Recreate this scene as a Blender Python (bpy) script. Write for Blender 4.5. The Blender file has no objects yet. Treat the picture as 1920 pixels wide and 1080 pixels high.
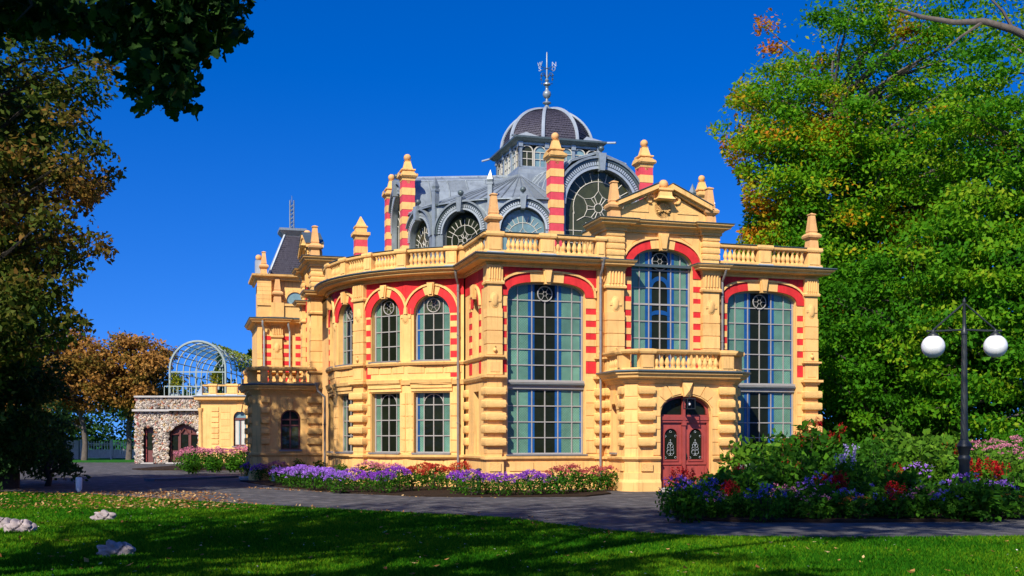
import bpy, math, random
import numpy as np
from mathutils import Matrix, Vector
R = math.radians
random.seed(11); rng = np.random.default_rng(11)
S = bpy.context.scene; COL = S.collection

# ------------------------------------------------------------------ camera, sky, sun, exposure
CAM_H = 1.8
cam_d = bpy.data.cameras.new('camera'); cam = bpy.data.objects.new('camera', cam_d); COL.objects.link(cam)
cam.location = (0, 0, CAM_H); cam.rotation_euler = (R(90), 0, 0)
cam_d.sensor_width = 36; cam_d.lens = 2100 / 1920 * 36; cam_d.shift_y = 280 / 1920
cam_d.clip_end = 3000; cam_d.clip_start = .1
S.camera = cam
SUN_AZ = (-.39, -.92); SUN_EL = R(41)
wd = bpy.data.worlds.new('World'); S.world = wd; wd.use_nodes = True
nt = wd.node_tree; bg = nt.nodes['Background']
sky = nt.nodes.new('ShaderNodeTexSky'); sky.sky_type = 'NISHITA'; sky.sun_disc = False
sky.sun_elevation = SUN_EL; sky.sun_rotation = math.atan2(SUN_AZ[0], SUN_AZ[1])
sky.air_density = 1.0; sky.dust_density = 1.5; sky.ozone_density = 4.0; sky.altitude = 1500
hsv = nt.nodes.new('ShaderNodeHueSaturation'); hsv.inputs['Saturation'].default_value = 1.38; hsv.inputs['Hue'].default_value = .518
tcw = nt.nodes.new('ShaderNodeTexCoord'); mpw = nt.nodes.new('ShaderNodeMapping'); mpw.inputs['Location'].default_value = (0, 0, .17); mpw.inputs['Scale'].default_value = (1, 1, .95)
nt.links.new(tcw.outputs['Generated'], mpw.inputs['Vector']); nt.links.new(mpw.outputs[0], sky.inputs['Vector'])   # thin clear air down to the horizon
nt.links.new(sky.outputs[0], hsv.inputs['Color']); nt.links.new(hsv.outputs[0], bg.inputs['Color'])
bg.inputs['Strength'].default_value = .142
sl = bpy.data.lights.new('sun', 'SUN'); sl.energy = 4.8; sl.angle = R(.55); sl.color = (1, .93, .8)
so = bpy.data.objects.new('sun', sl); COL.objects.link(so)
sd = Vector((SUN_AZ[0] * math.cos(SUN_EL), SUN_AZ[1] * math.cos(SUN_EL), math.sin(SUN_EL)))
so.rotation_euler = sd.to_track_quat('Z', 'Y').to_euler(); so.location = (-20, -30, 40)
S.view_settings.view_transform = 'Standard'; S.view_settings.look = 'None'
S.view_settings.exposure = .5; S.view_settings.gamma = 1
S.render.engine = 'CYCLES'; S.cycles.max_bounces = 6; S.cycles.transparent_max_bounces = 6
S.cycles.use_denoising = True

# ------------------------------------------------------------------ materials
MATS = {}
def _n(nt, t, **k):
    n = nt.nodes.new(t)
    for a, b in k.items():
        if a in n.inputs: n.inputs[a].default_value = b
        else: setattr(n, a, b)
    return n
def mat(name, col, rough=.7, var=.12, vscale=1.5, streak=0, bump=0, bscale=40, spec=.3, metal=0, rand=0, col2=None, c2scale=3, c2lo=.5, c2hi=.65, coat=0):
    m = bpy.data.materials.new(name); m.use_nodes = True; nt = m.node_tree; L = nt.links.new
    b = nt.nodes['Principled BSDF']; b.inputs['Roughness'].default_value = rough
    b.inputs['Specular IOR Level'].default_value = spec; b.inputs['Metallic'].default_value = metal
    if coat: b.inputs['Coat Weight'].default_value = coat
    g = _n(nt, 'ShaderNodeNewGeometry')
    rgb = _n(nt, 'ShaderNodeRGB'); rgb.outputs[0].default_value = (*col, 1); cur = rgb.outputs[0]
    if col2:
        nz = _n(nt, 'ShaderNodeTexNoise', Scale=c2scale, Detail=5.0, Roughness=.6); L(g.outputs['Position'], nz.inputs['Vector'])
        mr = _n(nt, 'ShaderNodeMapRange'); mr.inputs['From Min'].default_value = c2lo; mr.inputs['From Max'].default_value = c2hi; L(nz.outputs['Fac'], mr.inputs['Value'])
        mx = _n(nt, 'ShaderNodeMix', data_type='RGBA'); L(mr.outputs[0], mx.inputs['Factor']); L(cur, mx.inputs['A']); mx.inputs['B'].default_value = (*col2, 1); cur = mx.outputs['Result']
    val = None
    if var:
        nz = _n(nt, 'ShaderNodeTexNoise', Scale=vscale, Detail=6.0, Roughness=.65); L(g.outputs['Position'], nz.inputs['Vector'])
        mr = _n(nt, 'ShaderNodeMapRange'); mr.inputs['From Min'].default_value = .3; mr.inputs['From Max'].default_value = .7
        mr.inputs['To Min'].default_value = 1 - var; mr.inputs['To Max'].default_value = 1 + var * .5; L(nz.outputs['Fac'], mr.inputs['Value']); val = mr.outputs[0]
    if streak:
        mp = _n(nt, 'ShaderNodeMapping'); mp.inputs['Scale'].default_value = (5, 5, .35); L(g.outputs['Position'], mp.inputs['Vector'])
        nz = _n(nt, 'ShaderNodeTexNoise', Scale=1.6, Detail=5.0, Roughness=.7); L(mp.outputs[0], nz.inputs['Vector'])
        mr = _n(nt, 'ShaderNodeMapRange'); mr.inputs['From Min'].default_value = .52; mr.inputs['From Max'].default_value = .75
        mr.inputs['To Min'].default_value = 1; mr.inputs['To Max'].default_value = 1 - streak; L(nz.outputs['Fac'], mr.inputs['Value'])
        if val is None: val = mr.outputs[0]
        else:
            mm = _n(nt, 'ShaderNodeMath', operation='MULTIPLY'); L(val, mm.inputs[0]); L(mr.outputs[0], mm.inputs[1]); val = mm.outputs[0]
    if rand:
        oi = _n(nt, 'ShaderNodeObjectInfo'); mr = _n(nt, 'ShaderNodeMapRange'); mr.inputs['To Min'].default_value = 1 - rand; mr.inputs['To Max'].default_value = 1 + rand * .6
        L(oi.outputs['Random'], mr.inputs['Value'])
        if val is None: val = mr.outputs[0]
        else:
            mm = _n(nt, 'ShaderNodeMath', operation='MULTIPLY'); L(val, mm.inputs[0]); L(mr.outputs[0], mm.inputs[1]); val = mm.outputs[0]
    if val is not None:
        h = _n(nt, 'ShaderNodeHueSaturation'); L(cur, h.inputs['Color']); L(val, h.inputs['Value']); cur = h.outputs[0]
    L(cur, b.inputs['Base Color'])
    if bump:
        nz = _n(nt, 'ShaderNodeTexNoise', Scale=bscale, Detail=4.0, Roughness=.6); L(g.outputs['Position'], nz.inputs['Vector'])
        bp = _n(nt, 'ShaderNodeBump', Strength=bump, Distance=.02); L(nz.outputs['Fac'], bp.inputs['Height']); L(bp.outputs[0], b.inputs['Normal'])
    MATS[name] = m; return m
def leaf_mat(name, stops, trans=.35, rough=.6, spec=.1):
    m = bpy.data.materials.new(name); m.use_nodes = True; nt = m.node_tree; L = nt.links.new
    b = nt.nodes['Principled BSDF']; b.inputs['Roughness'].default_value = rough; b.inputs['Specular IOR Level'].default_value = spec
    at = _n(nt, 'ShaderNodeAttribute', attribute_name='tint'); cr = _n(nt, 'ShaderNodeValToRGB')
    while len(cr.color_ramp.elements) < len(stops): cr.color_ramp.elements.new(.5)
    for e, (p, c) in zip(cr.color_ramp.elements, stops): e.position = p; e.color = (*c, 1)
    L(at.outputs['Fac'], cr.inputs['Fac']); L(cr.outputs[0], b.inputs['Base Color'])
    tr = _n(nt, 'ShaderNodeBsdfTranslucent'); L(cr.outputs[0], tr.inputs['Color'])
    mx = _n(nt, 'ShaderNodeMixShader'); mx.inputs[0].default_value = trans
    L(b.outputs[0], mx.inputs[1]); L(tr.outputs[0], mx.inputs[2]); L(mx.outputs[0], nt.nodes['Material Output'].inputs['Surface'])
    MATS[name] = m; return m
CREAM = mat('cream_plaster', (.86, .505, .18), .8, .16, .9, .4, .22, 60, .2, col2=(.74, .43, .14), c2scale=1.3, c2lo=.5, c2hi=.75)
CREAMB = mat('cream_block', (.86, .505, .18), .8, .15, 1.6, .34, .25, 50, .2, rand=.1, col2=(.75, .44, .15), c2scale=2.2, c2lo=.52, c2hi=.78)
ROUGHB = mat('cream_rockface', (.85, .50, .175), .82, .14, 6, .08, .9, 26, .2, rand=.07)
PINN = mat('pinnacle_sandstone', (.74, .40, .16), .8, .2, 3, .2, .5, 30, .2)
RED = mat('red_plaster', (.66, .03, .034), .75, .24, 2.5, .3, .15, 60, .2, rand=.08)
ROSE = mat('rose_brick', (.66, .07, .10), .8, .16, 5, .1, .35, 45, .2, rand=.1)
LEAD = mat('grey_lead', (.29, .335, .36), .4, .3, 1.8, .3, .2, 9, .5, metal=.3, rand=.22)
LEADD = mat('dark_lead', (.085, .115, .12), .4, .25, 2, .2, .1, 14, .5, metal=.2)
LEADL = mat('pale_zinc', (.42, .47, .50), .38, .18, 2.4, .2, .1, 14, .5, metal=.3)
SLATE = mat('slate', (.066, .060, .082), .5, .3, 7, .1, .5, 30, .45, rand=.35)
BAR = mat('glazing_bar', (.34, .32, .30), .5, .1, 4, 0, 0, 1, .4)
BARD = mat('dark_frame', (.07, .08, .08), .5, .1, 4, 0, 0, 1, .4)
CAME = mat('pale_came', (.52, .49, .42), .5, .1, 4, 0, 0, 1, .4)
DOORR = mat('oxblood_paint', (.33, .06, .05), .42, .18, 3, .1, .06, 30, .45)
DOORB = mat('brown_wood', (.14, .045, .04), .5, .2, 3, .1, .1, 30, .4)
PIPE = mat('zinc_pipe', (.26, .24, .23), .45, .2, 3, .2, 0, 1, .5, metal=.3)
STEPM = mat('pale_stone', (.46, .43, .40), .85, .2, 3, 0, .4, 40, .2)
IRON = mat('dark_iron', (.03, .036, .038), .45, .2, 6, 0, .1, 60, .5, metal=.3)
STEEL = mat('pale_steel', (.30, .36, .34), .55, .12, 4, 0, 0, 1, .3)
GALV = mat('galvanised_fence', (.40, .43, .44), .5, .15, 4, 0, 0, 1, .5, metal=.2)
WHITE = mat('white_enamel', (.75, .78, .80), .5, .1, 8, .1)
CURT = mat('curtain', (.55, .53, .48), .9, .1, 3)
AWN = mat('pink_awning', (.62, .06, .10), .8, .1, 1)
def glass(name, col, rough, lattice=0, spec=.6, wob=.05, col2=None):
    m = mat(name, col, rough, .3, 2.0, 0, 0, 1, spec, rand=.3); nt = m.node_tree; L = nt.links.new; b = nt.nodes['Principled BSDF']
    g = _n(nt, 'ShaderNodeNewGeometry')
    nz = _n(nt, 'ShaderNodeTexNoise', Scale=3.2, Detail=2.0); L(g.outputs['Position'], nz.inputs['Vector'])
    bp = _n(nt, 'ShaderNodeBump', Strength=wob, Distance=.25); L(nz.outputs['Fac'], bp.inputs['Height']); L(bp.outputs[0], b.inputs['Normal'])
    if lattice:   # leaded diamond quarries: lines of lead came in the pane's own plane
        tc = _n(nt, 'ShaderNodeTexCoord'); src = b.inputs['Base Color'].links[0].from_socket
        sp = _n(nt, 'ShaderNodeSeparateXYZ'); L(tc.outputs['Object'], sp.inputs[0]); fac = []
        for s in (1, -1):
            a = _n(nt, 'ShaderNodeMath', operation='MULTIPLY_ADD'); L(sp.outputs['Z'], a.inputs[0]); a.inputs[1].default_value = s; L(sp.outputs['X'], a.inputs[2])
            f = _n(nt, 'ShaderNodeMath', operation='PINGPONG'); L(a.outputs[0], f.inputs[0]); f.inputs[1].default_value = lattice
            c = _n(nt, 'ShaderNodeMath', operation='LESS_THAN'); L(f.outputs[0], c.inputs[0]); c.inputs[1].default_value = lattice * .17; fac.append(c.outputs[0])
        mx = _n(nt, 'ShaderNodeMath', operation='MAXIMUM'); L(fac[0], mx.inputs[0]); L(fac[1], mx.inputs[1])
        mm = _n(nt, 'ShaderNodeMath', operation='MULTIPLY'); L(mx.outputs[0], mm.inputs[0]); mm.inputs[1].default_value = .5
        mc = _n(nt, 'ShaderNodeMix', data_type='RGBA'); L(mm.outputs[0], mc.inputs['Factor']); L(src, mc.inputs['A']); mc.inputs['B'].default_value = (.04, .07, .06, 1); L(mc.outputs['Result'], b.inputs['Base Color'])
    return m
TEAL = glass('teal_glass', (.125, .27, .19), .26, .045)
BLUE = glass('blue_glass', (.010, .075, .25), .2)
DARK = glass('dark_glass', (.012, .016, .009), .12, 0, .1, .05)
DUSK = glass('dusky_glass', (.045, .05, .022), .1, 0, .32, .12)
SKYG = glass('pale_blue_glass', (.16, .27, .30), .1, 0, .7, .05)
LILAC = glass('lilac_glass', (.20, .20, .42), .12)

# ------------------------------------------------------------------ mesh building
T = Matrix.Translation
def Rz(a): return Matrix.Rotation(a, 4, 'Z')
class MB:
    def __init__(s): s.v = []; s.f = []
    def add(s, vs, fs):
        o = len(s.v); s.v += [tuple(a) for a in vs]; s.f += [tuple(i + o for i in f) for f in fs]; return s
    def box(s, x0, x1, y0, y1, z0, z1, M=None):
        vs = [(x, y, z) for z in (z0, z1) for y in (y0, y1) for x in (x0, x1)]
        if M is not None: vs = [M @ Vector(a) for a in vs]
        return s.add(vs, [(0, 2, 3, 1), (4, 5, 7, 6), (0, 1, 5, 4), (1, 3, 7, 5), (3, 2, 6, 7), (2, 0, 4, 6)])
    def pillow(s, x0, x1, y0, y1, z0, z1, r):      # block with a rounded, bulging face on -y and both ends
        ring = [(0, 0), (.25, .55), (.6, .9), (1, 1)]
        n = len(ring); vs = []; rows = []
        zz = [(z0, r * 1.0), (z0 + r * .35, r * .4), (z0 + r, 0), (z1 - r, 0), (z1 - r * .35, r * .4), (z1, r * 1.0)]
        for z, d in zz:
            vs += [(x0 + d, y1, z), (x0 + d, y0 + d, z), (x1 - d, y0 + d, z), (x1 - d, y1, z)]
        fs = []
        for k in range(len(zz) - 1):
            for j in range(3): a = k * 4 + j; fs.append((a, a + 1, a + 5, a + 4))
        fs.append((0, 3, 2, 1)); e = (len(zz) - 1) * 4; fs.append((e, e + 1, e + 2, e + 3))
        return s.add(vs, fs)
    def prism(s, pts, y0, y1):                     # (x,z) outline, anticlockwise seen from -y
        n = len(pts); vs = [(x, y0, z) for x, z in pts] + [(x, y1, z) for x, z in pts]
        fs = [tuple(range(n)), tuple(range(2 * n - 1, n - 1, -1))] + [(i, i + n, (i + 1) % n + n, (i + 1) % n) for i in range(n)]
        return s.add(vs, fs)
    def slab(s, pts, z0, z1):                      # (x,y) outline
        n = len(pts); vs = [(x, y, z0) for x, y in pts] + [(x, y, z1) for x, y in pts]
        return s.add(vs, [tuple(range(n - 1, -1, -1)), tuple(range(n, 2 * n))] + [(i, (i + 1) % n, (i + 1) % n + n, i + n) for i in range(n)])
    def band(s, a, b, y0, y1, caps=True):          # strip between two (x,z) polylines, front y0, back y1
        n = len(a); vs = [(x, y, z) for y in (y0, y1) for l in (a, b) for x, z in l]; fs = []
        for i in range(n - 1):
            fs += [(i, i + 1, n + i + 1, n + i), (n + i, n + i + 1, 3 * n + i + 1, 3 * n + i), (2 * n + i, 2 * n + i + 1, i + 1, i)]
        if caps: fs += [(0, n, 3 * n, 2 * n), (n - 1, 3 * n - 1, 4 * n - 1, 2 * n - 1)]
        return s.add(vs, fs)
    def lathe(s, prof, n=12, c=(0, 0, 0), rot=0, sq=1, M=None):
        vs = []; fs = []
        for r, z in prof:
            for k in range(n):
                a = rot + 2 * math.pi * k / n; vs.append((c[0] + r * math.cos(a), c[1] + r * math.sin(a) * sq, c[2] + z))
        for i in range(len(prof) - 1):
            for k in range(n): k2 = (k + 1) % n; fs.append((i * n + k, i * n + k2, i * n + n + k2, i * n + n + k))
        fs.append(tuple(range(n - 1, -1, -1))); e = (len(prof) - 1) * n; fs.append(tuple(range(e, e + n)))
        if M is not None: vs = [M @ Vector(a) for a in vs]
        return s.add(vs, fs)
    def square(s, prof, c=(0, 0, 0), M=None):      # square-plan turned profile: (half width, z)
        return s.lathe([(r * 1.41421, z) for r, z in prof], 4, c, math.pi / 4, 1, M)
    def tube(s, pts, r, n=6, cap=True):
        pts = [Vector(p) for p in pts]; m = len(pts); rr = r if isinstance(r, (list, tuple)) else [r] * m
        up = Vector((0, 0, 1)); vs = []; fs = []; pu = None
        for i, p in enumerate(pts):
            d = (pts[min(i + 1, m - 1)] - pts[max(i - 1, 0)]).normalized()
            a = pu if pu is not None else (up if abs(d.z) < .95 else Vector((1, 0, 0)))
            u = (a - d * a.dot(d)).normalized(); pu = u; w = d.cross(u)
            for k in range(n):
                t = 2 * math.pi * k / n; vs.append(p + (u * math.cos(t) + w * math.sin(t)) * rr[i])
        for i in range(m - 1):
            for k in range(n): k2 = (k + 1) % n; fs.append((i * n + k, i * n + k2, (i + 1) * n + k2, (i + 1) * n + k))
        if cap: fs.append(tuple(range(n - 1, -1, -1))); fs.append(tuple(range((m - 1) * n, m * n)))
        return s.add(vs, fs)
    def sweep(s, prof, path, closed=False):        # prof [(out,z)], path plan polyline, outside on its right
        m = len(path); k = len(prof); P = [Vector((a[0], a[1])) for a in path]; vs = []; fs = []
        for i in range(m):
            d0 = (P[i] - P[i - 1]).normalized() if (i > 0 or closed) else None
            d1 = (P[(i + 1) % m] - P[i]).normalized() if (i < m - 1 or closed) else None
            if d0 is None: d0 = d1
            if d1 is None: d1 = d0
            n0 = Vector((d0.y, -d0.x)); n1 = Vector((d1.y, -d1.x)); b = (n0 + n1)
            b = b / max(.35, 1 + n0.dot(n1))
            for o, z in prof: vs.append((P[i].x + b.x * o, P[i].y + b.y * o, z))
        for i in range(m if closed else m - 1):
            j = (i + 1) % m
            for q in range(k - 1): fs.append((i * k + q, j * k + q, j * k + q + 1, i * k + q + 1))
        if not closed: fs += [tuple(range(k)), tuple(range((m - 1) * k + k - 1, (m - 1) * k - 1, -1))]
        return s.add(vs, fs)
    def mesh(s, name, smooth=0):
        me = bpy.data.meshes.new(name); me.from_pydata(s.v, [], s.f); me.update()
        if smooth:
            me.polygons.foreach_set('use_smooth', [True] * len(me.polygons)); me.set_sharp_from_angle(angle=R(smooth))
        return me
PM = {}
def obj(name, data, m=None, parent=None, M=None, label=None, cat=None, group=None, kind=None, smooth=0):
    if isinstance(data, MB): data = data.mesh(name, smooth)
    M = Matrix() if M is None else M
    o = bpy.data.objects.new(name, data); COL.objects.link(o)
    if data is not None and m is not None and not data.materials: data.materials.append(m)
    if parent is not None: o.parent = parent; o.matrix_basis = PM[parent.name].inverted() @ M
    else: o.matrix_basis = M
    PM[o.name] = M
    if label: o['label'] = label
    if cat: o['category'] = cat
    if group: o['group'] = group
    if kind: o['kind'] = kind
    return o
CACHE = {}
def shared(key, fn, m, smooth=0):
    if key not in CACHE:
        me = fn().mesh(key[0], smooth); me.materials.append(m); CACHE[key] = me
    return CACHE[key]
def rnd(a, b): return random.uniform(a, b)

# ------------------------------------------------------------------ the hall
ALPHA = R(16.3); B = T((1.62, 52.0, 0)) @ Rz(ALPHA)
def F(p, q, phi=0): return B @ T((p, q, 0)) @ Rz(-R(phi))
hall = obj('assembly_hall', None, None, None, B, 'ornate cream and red hall with curved wing and grey domed glass lantern', 'building')
def sg(a): return -1 if a < 0 else 1
def arch(xc, hw, zs, rise, n=18, e=2.0):
    o = []
    for i in range(n + 1):
        t = math.pi * i / n; c, s = math.cos(t), math.sin(t)
        o.append((xc - hw * sg(c) * abs(c) ** (2 / e), zs + rise * abs(s) ** (2 / e)))
    return o
def off(pts, d):
    o = []; n = len(pts)
    for i, (x, z) in enumerate(pts):
        if i == 0: nx, nz = -1, .0
        elif i == n - 1: nx, nz = 1, .0
        else:
            tx, tz = pts[i + 1][0] - pts[i - 1][0], pts[i + 1][1] - pts[i - 1][1]; l = math.hypot(tx, tz); nx, nz = -tz / l, tx / l
        o.append((x + nx * d, z + nz * d))
    return o
def zat(pts, x):
    for a, b in zip(pts, pts[1:]):
        if a[0] - 1e-9 <= x <= b[0] + 1e-9: return a[1] + (b[1] - a[1]) * ((x - a[0]) / max(1e-9, b[0] - a[0]))
    return pts[0][1]
def panel(mb, x0, x1, z0, z1, ops, d=.28):
    def rect(a, b, c, e):
        if b - a > 1e-4 and e - c > 1e-4: mb.add([(a, 0, c), (b, 0, c), (b, 0, e), (a, 0, e)], [(0, 1, 2, 3)])
    xs = x0
    for zb, pts in ops:
        xl, xr = pts[0][0], pts[-1][0]; rect(xs, xl, z0, z1); rect(xl, xr, z0, zb)
        for a, b in zip(pts, pts[1:]):
            if b[0] - a[0] > 1e-4: mb.add([(a[0], 0, a[1]), (b[0], 0, b[1]), (b[0], 0, z1), (a[0], 0, z1)], [(0, 1, 2, 3)])
        ol = [(xl, zb)] + list(pts) + [(xr, zb)]; n = len(ol)
        for i in range(n):
            a, b = ol[i], ol[(i + 1) % n]; mb.add([(a[0], 0, a[1]), (a[0], d, a[1]), (b[0], d, b[1]), (b[0], 0, b[1])], [(0, 1, 2, 3)])
        xs = xr
    rect(xs, x1, z0, z1); return mb
npane = [0]
def window(Fm, parent, cols, rows, pts, y, kind, name='window', bar=.016, heavy=(), barm=None, ring=None, blue=(), topkind=None, toprow=True, sill=None):
    """cols: x edges, rows: z edges; pts: arch line over the top (None = flat)"""
    fr = MB(); top = lambda x: zat(pts, x) if pts else rows[-1]; zb = rows[0]; w = .05
    for i, x in enumerate(cols):
        b = .03 if i in (0, len(cols) - 1) else bar
        xa = min(max(x, cols[0] + .03), cols[-1] - .03)
        if ring and abs(x - ring[0]) < .05: zt = ring[1] - ring[2]
        else: zt = top(xa)
        fr.box(xa - b, xa + b, y - .03, y + .03, zb, zt)
    for z in rows:
        h = .03 if z in heavy or z == zb else bar
        fr.box(cols[0], cols[-1], y - .026, y + .026, z - h, z + h)
    if pts: fr.band(pts, off(pts, -.06), y - .034, y + .03)
    if ring:
        cx, cz, r = ring
        rp = [(cx + r * math.cos(t), y - .035, cz + r * math.sin(t)) for t in [2 * math.pi * k / 20 for k in range(21)]]; fr.tube(rp, .022, 5)
        for k in range(6):
            a = math.pi / 2 + 2 * math.pi * k / 6
            fr.tube([(cx + r * .3 * math.cos(a - .52), y - .03, cz + r * .3 * math.sin(a - .52)), (cx + r * .3 * math.cos(a + .52), y - .03, cz + r * .3 * math.sin(a + .52))], .009, 4)
            fr.tube([(cx + r * .3 * math.cos(a - .52), y - .03, cz + r * .3 * math.sin(a - .52)), (cx + r * math.cos(a - .52), y - .03, cz + r * math.sin(a - .52))], .009, 4)
    wo = obj(name, fr, barm or BAR, parent, Fm)
    bl = MB()
    def pane(poly, m, ri):
        cx = sum(a for a, _ in poly) / len(poly); cz = sum(b for _, b in poly) / len(poly)
        mb = MB().prism([(a - cx, b - cz) for a, b in poly], -.004, .004); npane[0] += 1
        J = Matrix.Rotation(rnd(-.03, .03), 4, 'Z') @ Matrix.Rotation(rnd(-.02, .02), 4, 'X')
        obj('pane', mb, m, wo, Fm @ T((cx, y + .012, cz)) @ J)
    for j in range(len(rows) - 1):
        for i in range(len(cols) - 1):
            a, b, c, d = cols[i], cols[i + 1], rows[j], rows[j + 1]
            if pts:
                d0, d1 = min(d, top(a)), min(d, top(b))
                poly = [(a, c), (b, c), (b, d1), (a, d0)]
                if d0 < c or d1 < c: continue
            else: poly = [(a, c), (b, c), (b, d), (a, d)]
            pane(poly, kind(i, j), j)
    if pts and toprow:
        c = rows[-1]
        for i in range(len(cols) - 1):
            a, b = cols[i], cols[i + 1]
            xs = [a + (b - a) * k / 4 for k in range(5)]; zz = [max(c + .002, top(min(max(x, pts[0][0] + .004), pts[-1][0] - .004))) for x in xs]
            pane([(a, c), (b, c)] + [(xs[k], zz[k]) for k in range(4, -1, -1)], (topkind or kind)(i, len(rows) - 1), 9)
    for (x0, x1) in blue:
        bl.box(x0, x1, y - .006, y + .006, rows[0], min(top(x0), top(x1)) - .05 if pts else rows[-1])
    if blue: obj('blue_glass_border', bl, BLUE, wo, Fm)
    if sill: obj('sill', MB().box(cols[0] - .06, cols[-1] + .06, y - .36, y + .03, zb - .07, zb - .005), sill, wo, Fm)
    return wo
RED_Z = [(6.05, 6.25), (5.62, 5.83), (5.18, 5.4), (4.72, 4.95), (4.01, 4.43)]
def jamb(Fm, wall, x0, x1, zlo=1.25, zhi=3.86, lower=True, zs=None, course=.44):
    for a, b in RED_Z:
        if zs is None or a >= zs: obj('red_block', shared(('red_block', round(x1 - x0, 3), round(b - a, 2)), lambda: MB().box(0, x1 - x0, -.014, .03, 0, b - a), RED), None, wall, Fm @ T((x0, 0, a)))
    gaps = [(5.83, 6.05), (5.4, 5.62), (4.95, 5.18), (4.43, 4.72), (6.25, 6.55)]
    for a, b in gaps:
        if zs is None or a >= zs: obj('cream_block', shared(('cream_block', round(x1 - x0, 3), round(b - a, 2)), lambda: MB().box(0, x1 - x0, -.028, .03, .006, b - a - .006), CREAMB), None, wall, Fm @ T((x0, 0, a)))
    if lower:
        n = int(round((zhi - zlo) / course))
        for k in range(n):
            h = (zhi - zlo) / n
            obj('cream_block', shared(('cream_block', round(x1 - x0, 3), 'low', round(h, 3)), lambda: MB().box(0, x1 - x0, -.03, .03, .012, h - .012), CREAMB), None, wall, Fm @ T((x0, 0, zlo + k * h)))
def archtrim(Fm, wall, pts, t=.32, key=.17, flank=.17, hood=True, red=True, keyh=.12, mat_=None):
    """red voussoir bands either side of a keystone, cream flanks and a hood mould"""
    o = off(pts, t); n = len(pts); xc = (pts[0][0] + pts[-1][0]) / 2
    def part(sel, name, m, y0):
        idx = [i for i in range(n) if sel(pts[i][0], i)]
        if len(idx) < 2: return
        obj(name, MB().band([pts[i] for i in idx], [o[i] for i in idx], y0, .02), m, wall, Fm)
    # cut polylines densely so the pieces meet
    part(lambda x, i: i <= n // 2 - 2, 'red_voussoir_band', mat_ or RED, -.035); part(lambda x, i: i >= n // 2 + 2, 'red_voussoir_band', mat_ or RED, -.035)
    part(lambda x, i: n // 2 - 2 <= i <= n // 2 + 2, 'arch_flank', CREAMB, -.05)
    zt = max(z for _, z in pts); k = key
    obj('keystone', MB().prism([(xc - k * .62, zt - .08), (xc + k * .62, zt - .08), (xc + k, zt + t + keyh), (xc - k, zt + t + keyh)], -.15, .02).prism([(xc - k * .4, zt - .02), (xc + k * .4, zt - .02), (xc + k * .75, zt + t + keyh * .6), (xc - k * .75, zt + t + keyh * .6)], -.2, -.1), CREAMB, wall, Fm)
    if hood:
        a = off(pts, t + .005); b = off(pts, t + .075); obj('hood_mould', MB().band(a, b, -.09, .02), CREAMB, wall, Fm)
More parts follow.
